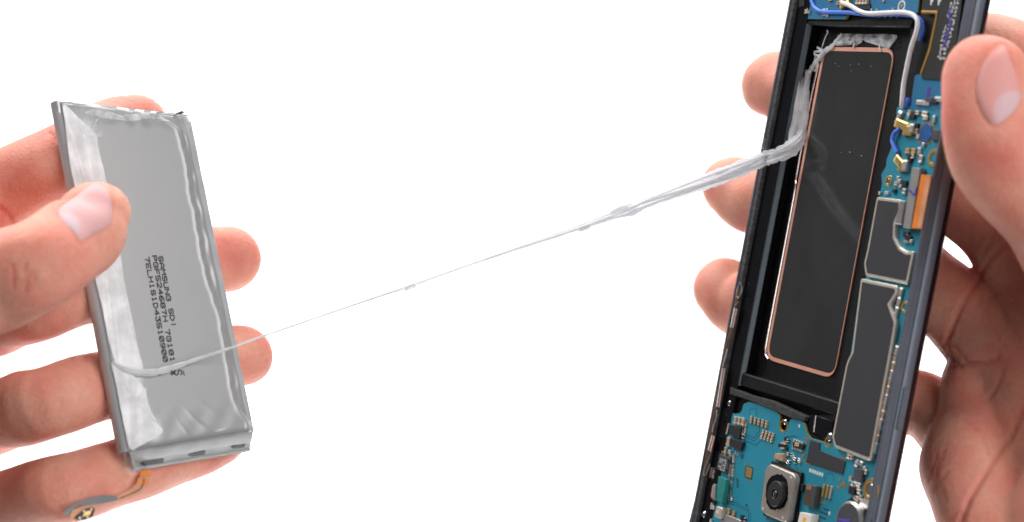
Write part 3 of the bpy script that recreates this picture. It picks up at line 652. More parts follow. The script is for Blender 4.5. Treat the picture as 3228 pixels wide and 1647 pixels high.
for j in range(NT + 1):
    t = j / NT
    for i in range(NS + 1):
        s = i / NS; p = bil(fq, s, t); x, y = p
        xr = np.interp(y, ro[:, 1], ro[:, 0]) + .10 * math.sin(y * .9) + .07 * math.sin(y * 1.7 + 1); d = x - xr
        e = lambda a: 1 - math.exp(-max(0, a))
        h = 0.0
        sm = lambda a, b, v: (lambda q: q * q * (3 - 2 * q))(min(1, max(0, (v - a) / (b - a))))
        h += -.50 * sm(-.2, 1.4, d) + .16 * math.exp(-((d + .35) / .5) ** 2) + .14 * sm(1.5, 2.8, d) + .10 * sm(1.6, 2.6, d) * math.sin(y * .7)
        dl = np.interp(y, lo_[:, 1], lo_[:, 0]) - x
        h += -.28 * sm(0, 4, dl) + .06 * math.sin(y * .55 + x * .3) * sm(1, 4, dl)
        db = (1 - t) * 85; dt = t * 85                        # from bottom / top edge, mm
        h += -.45 * sm(5.0, .5, dt) + .10 * math.sin(x * .9 + 2 * math.sin(x * .3)) * sm(6, 1, dt)
        if db < 12:
            ww = sm(11, 4, db) * sm(0, 2, db); wx = x * .62 + db * .55 + 1.1 * math.sin(.23 * x + .2); h += ww * (.13 * math.exp(-(math.sin(wx) / .42) ** 2) * (.5 + .5 * math.sin(.37 * x + 1.0)) + .03 * math.sin(.9 * x - .5 * db))
        ed = min(s * 34, (1 - s) * 34, db * 1.0, dt); h += -.55 * math.exp(-ed / .45)
        V.append((x, y, h))
fid = [(j * (NS + 1) + i, (j + 1) * (NS + 1) + i, (j + 1) * (NS + 1) + i + 1, j * (NS + 1) + i + 1) for j in range(NT) for i in range(NS)]
g.add(V, fid, 0)
bnd = [(i / NS, 0) for i in range(NS)] + [(1, j / NT) for j in range(NT)] + [(1 - i / NS, 1) for i in range(NS)] + [(0, 1 - j / NT) for j in range(NT)]
def vid(s, t): return round(t * NT) * (NS + 1) + round(s * NS)
r0 = [V[vid(s, t)] for s, t in bnd]
r1 = [(*(bil(fq, s, t) * .35 + bil(oq, s, t) * .65), -1.1) for s, t in bnd]
r2 = [(*(bil(oq, s, t)), -2.6 + .12 * math.sin(40 * t + 17 * s)) for s, t in bnd]
r3 = [(*(bil(oq, s, t)), -4.4) for s, t in bnd]
r4 = [(*(bil(fq, s, t)), -5.4) for s, t in bnd]
nb = len(bnd); vv = r0 + r1 + r2 + r3 + r4
g.add(vv, [(k * nb + i, (k + 1) * nb + i, (k + 1) * nb + (i + 1) % nb, k * nb + (i + 1) % nb) for k in range(4) for i in range(nb)], 1)
g.add(r4, [tuple(range(nb))], 1)
pouch = g.build("pouch", [M['foil'], M['foilside']], batt, smooth=70)
# grey end cap below the face, with dark slots in a channel
A0, A1 = [np.array([*p, -.35]) for p in B(-.35, 'z6 975,790 1900,634')]; B0, B1 = [np.array([*p, -5.2]) for p in B(-5.2, 'z6 1010,925 1880,778')]
C0, C1 = [np.array([*p, -3.0]) for p in B(-3.0, 'z6 1005,880 1895,720')]
def capt(s, t, off=0.0):
    p = (A0 * (1 - s) + A1 * s) * (1 - t) + (B0 * (1 - s) + B1 * s) * t
    nn = np.cross(B0 - A0, A1 - A0); nn /= np.linalg.norm(nn); nn = nn if nn[1] < 0 else -nn; return p + nn * off
g = MB(); rows = [(0, 0.0), (.05, .25), (.42, .25), (.5, .02), (.56, -.1), (.86, -.1), (.9, .15), (1, .12), (1, -1.5), (0, -1.5)]
nc = 24; V = [capt(i / nc, t, o + .05 * math.sin(i * 1.1 + 3 * t)) for t, o in rows for i in range(nc + 1)]
g.add(V, [(k * (nc + 1) + i, k * (nc + 1) + i + 1, ((k + 1) % len(rows)) * (nc + 1) + i + 1, ((k + 1) % len(rows)) * (nc + 1) + i) for k in range(len(rows)) for i in range(nc)])
g.add([capt(0, t, o) for t, o in rows], [tuple(range(len(rows)))]); g.add([capt(1, t, o) for t, o in rows], [tuple(range(len(rows)))])
cap = g.build("end_cap", M['cap'], batt, smooth=30)
for s0, s1, t0, t1 in ((.06, .26, .62, .84), (.46, .61, .60, .78), (.83, .955, .58, .74)):
    g = MB(); V = [capt(s, t, o) for o in (-.3, .02) for s, t in ((s0, t0 + .06), (s0 + .02, t0), (s1, t0), (s1 - .01, t1), (s0 + .03, t1))]; n5 = 5
    g.add(V, [(5, 6, 7, 8, 9), (4, 3, 2, 1, 0)] + [(i, (i + 1) % 5, 5 + (i + 1) % 5, 5 + i) for i in range(5)]); g.build("slot", M['slot'], cap)
# printed lettering: own stroke font on a 4x6 grid
GL = {'S': ['4,5 3,6 1,6 0,5 0,4 1,3 3,3 4,2 4,1 3,0 1,0 0,1'], 'A': ['0,0 0,4 2,6 4,4 4,0', '0,2 4,2'], 'M': ['0,0 0,6 2,3 4,6 4,0'], 'U': ['0,6 0,1 1,0 3,0 4,1 4,6'], 'N': ['0,0 0,6 4,0 4,6'],
      'G': ['4,5 3,6 1,6 0,5 0,1 1,0 3,0 4,1 4,3 2,3'], 'D': ['0,0 0,6 2,6 4,4 4,2 2,0 0,0'], 'I': ['2,0 2,6'], '7': ['0,6 4,6 2,2 2,0'], '1': ['1,5 2,6 2,0', '1,0 3,0'], '8': ['1,3 0,4 0,5 1,6 3,6 4,5 4,4 3,3 1,3 0,2 0,1 1,0 3,0 4,1 4,2 3,3'],
      'P': ['0,0 0,6 3,6 4,5 4,4 3,3 0,3'], 'F': ['0,0 0,6 4,6', '0,3 3,3'], '5': ['4,6 0,6 0,3 3,3 4,2 4,1 3,0 0,0'], '2': ['0,5 1,6 3,6 4,5 4,4 0,0 4,0'], '4': ['3,0 3,6 0,2 4,2'], '6': ['4,6 2,6 0,4 0,1 1,0 3,0 4,1 4,2 3,3 0,3'],
      'H': ['0,0 0,6', '4,0 4,6', '0,3 4,3'], 'E': ['4,6 0,6 0,0 4,0', '0,3 3,3'], 'L': ['0,6 0,0 4,0'], '3': ['0,6 4,6 2,4 4,2 4,1 3,0 1,0 0,1'], '0': ['1,0 0,1 0,5 1,6 3,6 4,5 4,1 3,0 1,0', '0,1 4,5'], '9': ['4,3 1,3 0,4 0,5 1,6 3,6 4,5 4,2 2,0 0,0'], '-': ['0,3 4,3'], ' ': []}
def letters(text, a, b, hgt, name):
    a, b = np.array(a), np.array(b); d = (b - a) / len(text); up = np.array([-d[1], d[0]]) / np.linalg.norm(d); g = MB()
    for i, c in enumerate(text):
        for st in GL[c]:
            P = [tuple(map(float, q.split(','))) for q in st.split()]; P2 = []
            for q in P: P2.append((*(a + d * (i + .12 + q[0] / 4 * .74) + up * (q[1] / 6 * hgt)), .02))
            for u, v in zip(P2[:-1], P2[1:]):
                u, v = np.array(u), np.array(v); dd = (v - u); ln = np.linalg.norm(dd[:2]); e2 = np.array([dd[0], dd[1]]) / ln * .11
                m = (u + v) / 2; g.box(m[0], m[1], ln + .24, .31, .05, .0, math.atan2(dd[1], dd[0]))
    return g.build(name, M['print'], batt)
def bp2(s): return B(0, s)[0]
letters("SAMSUNG SDI", bp2('z5 1192,258'), bp2('z5 1297,800'), 1.12, "printed_lettering")
letters("PGF524687H 7G181", bp2('z5 1145,252'), bp2('z5 1288,1062'), 1.12, "printed_lettering")
letters("7ELH1S1D43510900", bp2('z5 1090,262'), bp2('z5 1234,1060'), 1.12, "printed_lettering")
letters("S", bp2('z5 1312,1115'), bp2('z5 1318,1160'), 2.0, "printed_lettering"); letters("4", bp2('z5 1280,1120'), bp2('z5 1288,1160'), 1.2, "printed_lettering")
g = MB(); a, b = B(0, 'z5 1378,1120 1388,1158'); m_ = (a + b) / 2; g.box(*m_, np.linalg.norm(b - a), .25, .05, 0, math.atan2(*(b - a)[::-1])); g.build("printed_lettering", M['print'], batt)
# films and torn adhesive left on the pouch
def sheet(name, spec, h, m, parent, fr=BAT, rings=7, amp=.08, close=5, thick=.04, seed=0):
    P = closed_spline([fr.loc(p, h) for p in pts(spec)], close); c = P.mean(0); g = MB(); n = len(P); r2_ = np.random.default_rng(seed)
    ph = r2_.uniform(0, 6, 4); V = []
    for side in (0, 1):
        for k in range(1, rings + 1):
            for p in P:
                q = c + (p - c) * k / rings
                hh = h + amp * (math.sin(q[0] * 1.7 + ph[0]) + math.sin(q[1] * 1.3 + ph[1]) + .6 * math.sin(q[0] * 3.1 - q[1] * 2.3 + ph[2])) * .5 * (1 if k < rings else .4)
                V.append((q[0], q[1], hh + (thick if side == 0 and k < rings else 0)))
    nV = rings * n
    f = [(s_ * nV + k * n + i, s_ * nV + (k + 1) * n + i, s_ * nV + (k + 1) * n + (i + 1) % n, s_ * nV + k * n + (i + 1) % n) for s_ in (0,) for k in range(rings - 1) for i in range(n)]
    f += [tuple(range(n))]; g.add(V[:nV], f); return g.build(name, m, parent, smooth=70)
sheet("film_strip", 'z4 480,190 600,300 640,340 720,420 735,480 760,600 790,720 z5 900,200 930,420 985,680 1040,950 1075,1120 950,1130 880,1080 820,900 770,640 725,460 z4 640,1100 540,700 490,330', .12, M['thinfilm'], batt, amp=.1, seed=3)
sheet("film_strip", 'z5 850,1060 930,1120 1000,1150 1095,1262 z6 1100,300 1110,400 1180,560 1220,640 1050,740 980,760 930,560 870,260 840,130', .16, M['thinfilm'], batt, amp=.22, seed=5)
sheet("film_strip", 'z4 600,200 740,215 1080,245 1340,262 1320,320 1240,300 1120,290 1010,315 860,305 740,285 700,340 650,330', .05, M['haze_film'], batt, amp=.12, seed=8)
for i, sp in enumerate(('z4 580,350 640,345 690,370 700,330 745,290 720,340 745,370 780,410 765,435 735,440 700,445 655,430 600,385', 'z4 640,250 700,230 800,240 900,270 980,290 1090,285 1110,255 1120,290 1000,316 900,308 770,290 720,275 660,270', 'z4 1205,280 1235,278 1248,295 1225,305', 'z6 1610,625 1680,605 1740,598 1700,612 1640,635')):
    sheet("adhesive_scrap", sp, .35, M['residue'], batt, amp=.15, seed=20 + i, rings=4)
sheet("film_strip", 'z4 1345,300 1400,275 1440,340 1420,390 1400,430 1375,380', -.1, M['haze_film'], batt, amp=.2, seed=31)
sheet("film_flap", 'z6 930,800 965,790 1010,850 1040,890 1060,930 1000,965 950,920', -1.6, M['haze_film'], batt, amp=.3, seed=33)
g = MB(); q = B(-1.0, 'z4 1345,252')[0]; g.prism(B(-.8, 'z4 1325,255 1370,238 1392,250 1350,262 1310,275'), -.7, -3.5, .1); g.build("dark_tab", M['slot'], batt)
# tail: orange flex, tan conductors, grey stiffener and connector
def flexstrip(name, specA, specB, h, m, parent=batt, n=6, th=.15):
    Pa = spline([(*BAT.loc(p, hh), hh) for p, hh in zip(pts(specA), h)], n); Pb = spline([(*BAT.loc(p, hh), hh) for p, hh in zip(pts(specB), h)], n); g = MB(); k = len(Pa)
    V = list(Pa) + list(Pb) + [p - np.array([0, 0, th]) for p in Pa] + [p - np.array([0, 0, th]) for p in Pb]
    f = []
    for i in range(k - 1):
        f += [(i, i + 1, k + i + 1, k + i), (2 * k + i, 3 * k + i, 3 * k + i + 1, 2 * k + i + 1), (i, 2 * k + i, 2 * k + i + 1, i + 1), (k + i, k + i + 1, 3 * k + i + 1, 3 * k + i)]
    f += [(0, k, 3 * k, 2 * k), (k - 1, 3 * k - 1, 4 * k - 1, 2 * k - 1)]; g.add(V, f); return g.build(name, m, parent)
tail = flexstrip("flex_cable", 'z6 1050,945 1045,975 1020,1030 960,1080 885,1120', 'z6 1125,920 1132,965 1105,1040 1020,1110 895,1150', (-5, -4.5, -4.2, -4, -4), M['flex'])
flexstrip("orange_tape", 'z6 1062,925 1050,978', 'z6 1122,915 1135,965', (-4.6, -4.2), M['orange'], tail, 3); flexstrip("orange_tape", 'z6 1035,1000 1022,1032', 'z6 1122,990 1108,1030', (-4.0, -3.95), M['orange'], tail, 3)
flexstrip("conductor_gap", 'z6 1085,985 1062,1050 1000,1090 900,1130', 'z6 1092,985 1068,1055 1004,1096 902,1137', (-3.9, -3.9, -3.85, -3.85), M['brown'], tail, 5, .05)
st = flexstrip("stiffener", 'z6 878,1112 780,1112 680,1130 580,1165 500,1215 480,1240', 'z6 888,1145 790,1170 690,1180 600,1190 545,1225 515,1265', (-3.9,) * 6, M['stiff'], batt, 6, .3)
flexstrip("connector_base", 'z6 545,1225 640,1190 730,1185', 'z6 520,1290 590,1300 705,1240', (-3.8,) * 3, M['flex'], batt, 4, .3)
def bquad(name, spec, h1, h0, m, parent, bev=.1):
    g = MB(); g.prism(B(h1, spec), h1, h0, bev); return g.build(name, m, parent)
cn = bquad("connector", 'z6 600,1250 640,1215 700,1200 718,1215 700,1270 640,1294 590,1290 572,1275', -2.8, -4, M['chip'], batt)
bquad("contact_row", 'z6 640,1235 690,1222 680,1255 620,1275', -2.7, -3.2, M['gold'], cn, .05)
for sp in ('632,1230', '690,1215', '600,1280', '660,1275'):
    g = MB(); q = B(-2.7, 'z6 ' + sp)[0]; g.box(q[0], q[1], .5, .35, -2.68, -3, .3, .05); g.build("contact_pin", M['solder'], cn)

# ================================================================== STRETCHED ADHESIVE
S = np.array([0, 0, CAMZ])
strand_spec = [  # key x y, depth(m), half width photo px
    ('z1', 955, 545, 0, 8), ('z1', 940, 640, 0, 8), ('z1', 940, 760, 0, 7), ('z1', 932, 880, 0, 8), ('z1', 912, 980, 0, 12), ('z1', 880, 1060, 0, 17), ('z1', 800, 1130, 0, 22), ('z1', 700, 1172, 0, 19),
    ('s1', 2450, 142, .5475, 20), ('s1', 2380, 172, .546, 20), ('s1', 2250, 224, .5445, 23), ('s1', 2120, 270, .543, 20), ('s1', 2000, 312, .541, 17), ('s1', 1910, 345, .540, 16), ('s1', 1850, 372, .539, 17), ('s1', 1790, 392, .538, 14), ('s1', 1640, 445, .536, 9.5), ('s1', 1480, 500, .534, 7),
    ('s1', 1300, 560, .531, 5), ('s1', 1000, 664, .526, 3.6), ('s1', 850, 718, .523, 5), ('s1', 700, 768, .521, 4), ('s1', 450, 853, .517, 3.4), ('s1', 200, 940, .513, 2.9), ('z5', 2000, 852, .511, 2.9), ('z5', 1750, 945, .508, 3.4), ('z5', 1480, 1036, 0.506, 5), ('z5', 1300, 1098, .5055, 8), ('z5', 1150, 1135, .5045, 10), ('z5', 1000, 1128, .5025, 9), ('z5', 900, 1088, .5005, 7), ('z5', 850, 1055, .4995, 4)]
rows = []
for k, x, y, d, hwid in strand_spec:
    p = px(k, x, y)
    if k == 'z1': d = PHN.depth(p, -4.2 + (0 if y < 1000 else (y - 1000) * .042))
    if k == 'z5' and x < 1600: d = BAT.depth(p, .5 + max(0, (x - 900) / 700) * 2)
    wd = world(p, d); rows.append((*wd, hwid / FP * d))
R = spline(rows, 10); rad = R[:, 3] * (1 + .07 * np.sin(np.arange(len(R)) * .9) + .05 * rng.normal(size=len(R)))
g = MB(); g.tube(R[:, :3] * 1000, rad * 1000 * 1.15, 16, flat=.16, up=(0, -1, 0), ridge=.05)
for k in range(3):                            # separate thinner fibres that run along the band
    off = np.stack([0 * R[:, 3], 0 * R[:, 3] - .3 * R[:, 3], R[:, 3] * (.75 * np.sin(np.arange(len(R)) * .035 + k * 2.1))], 1)
    g.tube((R[:, :3] + off) * 1000, R[:, 3] * 1000 * .22, 6, up=(0, -1, 0))
for sx, sy, d, a, b_ in ((1790, 372, .5375, 42, 13), (1850, 390, .5385, 44, 14), (1640, 460, .5357, 30, 9), (848, 728, .5228, 28, 10), (1830, 358, .5388, 22, 10), (2255, 205, .5442, 24, 8)):
    p = px('s1', sx, sy); V = []
    for kk in range(9):
        t = 2 * math.pi * kk / 9; rr = random.uniform(.7, 1.15); V.append(world(p + np.array([a * math.cos(t) * rr, -a * .36 * math.cos(t) * rr + b_ * math.sin(t) * rr]) * .8, d + random.uniform(-.0006, .0006)) * 1000)
    V = V + [v + np.array([0, -.15, 0]) for v in V]
    g.add(V, [tuple(range(9)), tuple(range(9, 18))[::-1]] + [(i, (i + 1) % 9, 9 + (i + 1) % 9, 9 + i) for i in range(9)])
o0 = R[len(R) // 2, :3]
strand = g.build("adhesive_strand", M['strand'], smooth=70, origin=o0)
strand['label'] = "long white strand of stretched glue pulled taut from battery to phone"; strand['category'] = "adhesive strand"
def to_strand(o): o.parent = strand; o.matrix_parent_inverse = Matrix.Translation(Vector(o0)).inverted() @ Matrix.Identity(4)
def psheet(name, spec, h, m, **kw):
    o = sheet(name, spec, h, m, None, fr=PHN, **kw); o.parent = strand; o.matrix_parent_inverse = Matrix.Translation(Vector(o0)).inverted() @ PHN.matrix(); return o
psheet("torn_residue", 't1 680,425 1000,430 1375,440 1290,590 1250,600 1240,520 1180,470 1170,560 1140,570 1130,480 900,480 860,580 820,600 830,520 800,470 660,490 620,540 590,560 640,470', hw + .5, M['residue'], amp=.2, seed=41)
psheet("torn_residue", 't1 1250,460 1360,445 1300,600 1240,590', hw + .8, M['residue'], amp=.2, seed=42, rings=4)
psheet("torn_residue", 't1 640,520 700,545 800,520 820,560 700,575 600,570', hw + .8, M['residue'], amp=.2, seed=43, rings=4)
tf_p = pts('z1 905,530 940,560 950,640 942,760 948,860 930,960 905,1045 860,1062 820,1082 798,1040 830,900 852,760 880,620')
tf_h = [-3.6, -4.2, -4.4, -4.4, -4.4, -4.4, -4.0, -2.6, -1.2, -.9, -.9, -1.0, -2.0]
tf = closed_spline([(*PHN.loc(p, h), h) for p, h in zip(tf_p, tf_h)], 5); tc_ = tf.mean(0) + np.array([0, 0, .4]); g = MB(); nt_ = len(tf); V = []
for k in range(1, 10):
    for p in tf:
        q = tc_ + (p - tc_) * k / 9; V.append((q[0], q[1], q[2] + .3 * math.sin(q[1] * .9) * math.sin(q[0] * 2.2) * (k < 9)))
g.add(V, [(k * nt_ + i, (k + 1) * nt_ + i, (k + 1) * nt_ + (i + 1) % nt_, k * nt_ + (i + 1) % nt_) for k in range(8) for i in range(nt_)] + [tuple(range(nt_))])
o = g.build("torn_film", M['thinfilm'], None, smooth=70); o.parent = strand; o.matrix_parent_inverse = Matrix.Translation(Vector(o0)).inverted() @ PHN.matrix()
def clump(spec, hs, rr, flat=.4, name="torn_shred"):
    P = spline([(*PHN.loc(p, h), h, r) for p, h, r in zip(pts(spec), hs, rr)], 6); g = MB()
    r_ = P[:, 3] * (1 + .15 * np.sin(np.arange(len(P)) * 1.7)); g.tube(P[:, :3], r_, 10, flat=flat, ridge=.12)
    o = g.build(name, M['strand'], None, smooth=70); o.parent = strand; o.matrix_parent_inverse = Matrix.Translation(Vector(o0)).inverted() @ PHN.matrix(); return o
clump('t1 690,430 640,490 560,590 470,650 400,740 320,850 270,930 240,1010 235,1100 232,1200', [-4.5] * 10, [.5, .6, .7, .9, 1.0, 1.0, .95, .9, .75, .65])
clump('t1 500,385 515,405 480,480 440,600', [-3.8] * 4, [.22, .25, .2, .16]); clump('t1 380,595 420,620 450,640 380,650 345,660 355,690 400,700', [-4.2] * 7, [.3, .35, .4, .35, .35, .35, .3])
clump('t1 180,880 220,890 260,910 300,900', [-3.9] * 4, [.3, .5, .6, .5]); clump('t1 1160,560 1165,610 1180,650', [-4.4] * 3, [.25, .25, .2]); clump('t1 850,540 830,600', [-4.4] * 2, [.3, .25]); clump('t1 360,700 350,760 380,800 370,860 350,900', [-4.3] * 5, [.25] * 5)

# ================================================================== HANDS
def tube_rings(chain, seg=26, sub=7):
    """chain rows: world xyz, radius, depth ratio; first row is the rounded tip"""
    P = spline(chain, sub); C = P[:, :3]; R = P[:, 3]; Q = P[:, 4]
    T = np.gradient(C, axis=0); T /= np.linalg.norm(T, axis=1)[:, None]; view = np.array([0, 1.0, 0]); V = []; rows = []
    for a in np.linspace(0.06, math.pi / 2, 9)[:-1]:
        rows.append((C[0] - T[0] * R[0] * math.cos(a), T[0], R[0] * math.sin(a) ** .92, Q[0]))
    rows += [(C[i], T[i], R[i], Q[i]) for i in range(len(C))]
    for a in np.linspace(math.pi / 2, .06, 6)[1:]: rows.append((C[-1] + T[-1] * R[-1] * math.cos(a), T[-1], R[-1] * math.sin(a), Q[-1]))
    for c, t, r, q in rows:
        a = np.cross(t, view); a /= np.linalg.norm(a) + 1e-9; b = np.cross(a, t)
        for k in range(seg):
            th = 2 * math.pi * k / seg; V.append(c + a * math.cos(th) * r + b * math.sin(th) * r * q)
    n = len(rows); f = [(i * seg + k, i * seg + (k + 1) % seg, (i + 1) * seg + (k + 1) % seg, (i + 1) * seg + k) for i in range(n - 1) for k in range(seg)]
    f += [tuple(range(seg))[::-1], tuple((n - 1) * seg + k for k in range(seg))]
    return V, f
def poly_dist(P, line):
    d = np.full(len(P), 1e9)
    for a, b in zip(line[:-1], line[1:]):
        ab = b - a; t = np.clip(((P - a) @ ab) / (ab @ ab + 1e-9), 0, 1); d = np.minimum(d, np.linalg.norm(P - (a + t[:, None] * ab), axis=1))
    return d
def make_hand(name, chains, tips, creases, nails, label, origin, voxel=.00075, smooth=7, cflush=.5):
    verts = []; faces = []
    for ch in chains:
        rows = [(*world(px('U', x, y), d), r * 1.02 * 1.25359 / FP * d, q) for x, y, d, r, q in ch]
        v, f = tube_rings(rows); b = len(verts); verts += v; faces += [tuple(i + b for i in q) for q in f]
    me = bpy.data.meshes.new(name + "_base"); me.from_pydata([tuple(v) for v in verts], [], faces); o = bpy.data.objects.new(name, me); COL.objects.link(o)
    bm = bmesh.new(); bm.from_mesh(me); bmesh.ops.recalc_face_normals(bm, faces=bm.faces); bm.to_mesh(me); bm.free()
    m = o.modifiers.new("r", 'REMESH'); m.mode = 'VOXEL'; m.voxel_size = voxel
    s = o.modifiers.new("s", 'SMOOTH'); s.factor = .5; s.iterations = smooth
    dg = bpy.context.evaluated_depsgraph_get(); me2 = bpy.data.meshes.new_from_object(o.evaluated_get(dg)); bpy.data.objects.remove(o)
    nv = len(me2.vertices); co = np.empty(nv * 3); me2.vertices.foreach_get('co', co); co = co.reshape(-1, 3)
    no = np.empty(nv * 3); me2.vertex_normals.foreach_get('vector', no); no = no.reshape(-1, 3)
    UV = project(co); toward = co - S; toward /= np.linalg.norm(toward, axis=1)[:, None]; front = (no * toward).sum(1) < .1
    flush = np.full(nv, .32)
    for (x, y, d, r, amt) in tips:
        c = world(px('U', x, y), d); q = np.linalg.norm(co - c, axis=1); flush += amt * np.exp(-(q / r) ** 2)
    disp = np.zeros(nv)
    for spec, dep, wid, dmin, dmax in creases:
        line = spline(pts(spec), 6); d = poly_dist(UV, line); inr = front & (co[:, 1] > dmin) & (co[:, 1] < dmax); k = np.exp(-(d / wid) ** 2) * inr
        disp = np.minimum(disp, -dep * k); disp += .25 * dep * np.exp(-((d - 2.1 * wid) / wid) ** 2) * inr; flush += cflush * k
    # gentle unevenness of flesh
    ph = rng.uniform(0, 6, 6)
    disp += .00022 * (np.sin(co[:, 0] * 310 + ph[0] + 2 * np.sin(co[:, 2] * 170 + ph[1])) + np.sin(co[:, 2] * 260 + ph[2] + 2 * np.sin(co[:, 1] * 200 + ph[3])))
    # nail folds
    for spec, lun, tipside, dmax in nails:
        line = closed_spline(pts(spec), 5); line = np.vstack([line, line[:1]]); d = poly_dist(UV, line); k = np.exp(-(d / 5.0) ** 2) * front * (co[:, 1] < dmax); disp -= .00035 * k; flush += .12 * k
    bv = BVHTree.FromPolygons([tuple(c) for c in co], [tuple(p.vertices) for p in me2.polygons])
    co2 = co + no * disp[:, None]; og = np.array(origin); me2.vertices.foreach_set('co', (co2 - og).ravel())
    at = me2.attributes.new('flush', 'FLOAT', 'POINT'); at.data.foreach_set('value', np.clip(flush, 0, 1))
    me2.materials.clear(); me2.materials.append(M['skin']); me2.polygons.foreach_set('use_smooth', [True] * len(me2.polygons)); me2.polygons.foreach_set('material_index', [0] * len(me2.polygons)); me2.update()
    hand = bpy.data.objects.new(name, me2); COL.objects.link(hand); hand.location = origin; hand['label'] = label; hand['category'] = 'hand'
    for spec, lun, tipside, dmax in nails:
        P = closed_spline(pts(spec), 6); c = P.mean(0); lunc, lunr = px(*lun[:3]), lun[3]; tip = px(*tipside); g = MB(); n = len(P); NR = 14; V = []; tone = []
        for k in range(NR + 1):
            fr = max(.02, k / NR)
            for p in P:
                q = c + (p - c) * fr; rr = ray(q); hit = bv.ray_cast(Vector((0, 0, CAMZ)), Vector(rr).normalized()); sh = 1.0
                while sh > .5 and (hit[0] is None or hit[0][1] > dmax + .012 or hit[1].dot(Vector(rr).normalized()) > -.12):
                    sh -= .02; rr = ray(c + (q - c) * sh); hit = bv.ray_cast(Vector((0, 0, CAMZ)), Vector(rr).normalized())
                loc = np.array(hit[0]) if hit[0] is not None else world(q, .48); nn = np.array(hit[1]) if hit[1] is not None else np.array([0, -1.0, 0])
                V.append((loc + nn * (.00042 * (1 - fr ** 8) - .00022 * fr ** 8)) * 1000)
                dl = np.linalg.norm(q - lunc); dt_ = np.linalg.norm(q - tip); ll = 1 / (1 + math.exp((dl - lunr) / 3.0))
                tb = .42 if cflush > .3 else .08; tone.append(tb + (1 - tb) * ll * (1 if cflush > .3 else .75))
        g.add(V, [(k * n + i, k * n + (i + 1) % n, (k + 1) * n + (i + 1) % n, (k + 1) * n + i) for k in range(NR) for i in range(n)] + [tuple(range(n))[::-1]])
        me = bpy.data.meshes.new("thumbnail"); me.from_pydata((np.array(g.v) * .001 - og).tolist(), [], g.f); me.materials.append(M['nail']); me.polygons.foreach_set('use_smooth', [True] * len(me.polygons))
        a2 = me.attributes.new('tone', 'FLOAT', 'POINT'); a2.data.foreach_set('value', tone)
        no_ = bpy.data.objects.new("thumbnail", me); COL.objects.link(no_); no_.parent = hand
    return hand
db = lambda x, y, h: BAT.depth(px('U', x, y), h)
dp = lambda x, y, h: PHN.depth(px('U', x, y), h)
BK = -14.5
wristL = (-1150, 1120, .520, 260, .62)
left = [
    [(346, 312, db(346, 312, BK), 77, .92), (270, 338, db(270, 345, BK), 82, .92), (150, 404, db(150, 404, BK), 88, .95), (0, 482, .519, 96, .95), (-160, 570, .512, 98, .95), (-330, 690, .508, 106, 1), (-720, 900, .512, 128, 1), wristL],
    [(568, 650, db(568, 650, BK), 84, .92), (460, 668, db(460, 668, BK), 86, .92), (240, 716, db(240, 716, BK), 92, .95), (100, 756, db(100, 756, -15), 97, .95), (0, 790, .522, 100, .95), (-180, 850, .518, 102, .95), (-360, 900, .515, 108, 1), (-720, 1010, .516, 130, 1), wristL],
    [(608, 896, db(608, 896, BK), 76, .92), (500, 915, db(500, 915, BK), 80, .92), (270, 969, db(270, 969, BK), 86, .95), (110, 1012, db(110, 1012, -15), 91, .95), (0, 1047, .520, 93, .95), (-170, 1090, .518, 98, .95), (-340, 1110, .516, 104, 1), (-720, 1120, .517, 128, 1), wristL],
    [(555, 1095, db(555, 1095, BK), 70, .92), (450, 1136, db(450, 1136, BK), 79, .92), (300, 1190, db(300, 1190, BK), 84, .95), (150, 1232, db(150, 1232, -14), 89, .95), (0, 1280, .512, 93, .95), (-150, 1320, .514, 96, .95), (-310, 1330, .515, 104, 1), (-720, 1250, .517, 130, 1), wristL],
    [(236, 545, db(236, 545, 9.0), 89, .86), (218, 583, db(218, 583, 9.6), 104, .86), (176, 614, db(176, 614, 10.5), 108, .88), (100, 664, db(100, 664, 11), 117, .9), (0, 708, .482, 119, .92), (-130, 765, .482, 124, .95), (-330, 850, .488, 145, 1), (-640, 980, .500, 170, 1), wristL],
    [wristL, (-1500, 1220, .530, 270, .8), (-1900, 1330, .54, 300, .9)],
]
hand_l = make_hand("hand", left,
    [(342, 318, .525, .009, .18), (580, 650, .535, .011, .22), (620, 896, .53, .010, .22), (500, 1120, .525, .012, .12), (60, 450, .515, .02, .16), (240, 560, .49, .008, .10), (250, 640, .49, .008, .06), (100, 1040, .51, .012, .12), (120, 810, .51, .014, .14)],
    [('z6 470,20 490,160 500,300 545,480', .0006, 7, .500, .6), ('z6 540,60 560,260 590,420', .0004, 5, .500, .6), ('z6 640,60 660,200 680,380', .0003, 5, .5, .6), ('z6 405,860 390,1000 385,1110', .0005, 6, .497, .6), ('z6 470,900 470,1010 480,1110', .0004, 5, .497, .6),
     ('z4 380,395 420,440 450,470', .0005, 5, .505, .6), ('z5 560,560 575,660 580,720', .0005, 5, .505, .6), ('z4 0,960 60,1010 100,1080', .0003, 7, .500, .6), ('z5 90,330 105,420 100,500', .00025, 6, .3, .492), ('z5 190,330 210,430 200,520', .00025, 6, .3, .492), ('z5 250,360 260,440', .0002, 5, .3, .492)],
    [('z4 436,985 500,925 580,868 680,792 750,764 820,778 858,850 856,960 838,1080 790,1130 700,1175 610,1245 585,1240 550,1165 490,1080', ('z4', 490, 1120, 44), ('z4', 850, 900), .495)],
    "hand at the left edge, thumb in front and four fingers behind the silver battery", tuple(world(px('U', -1150, 1120), .52)))

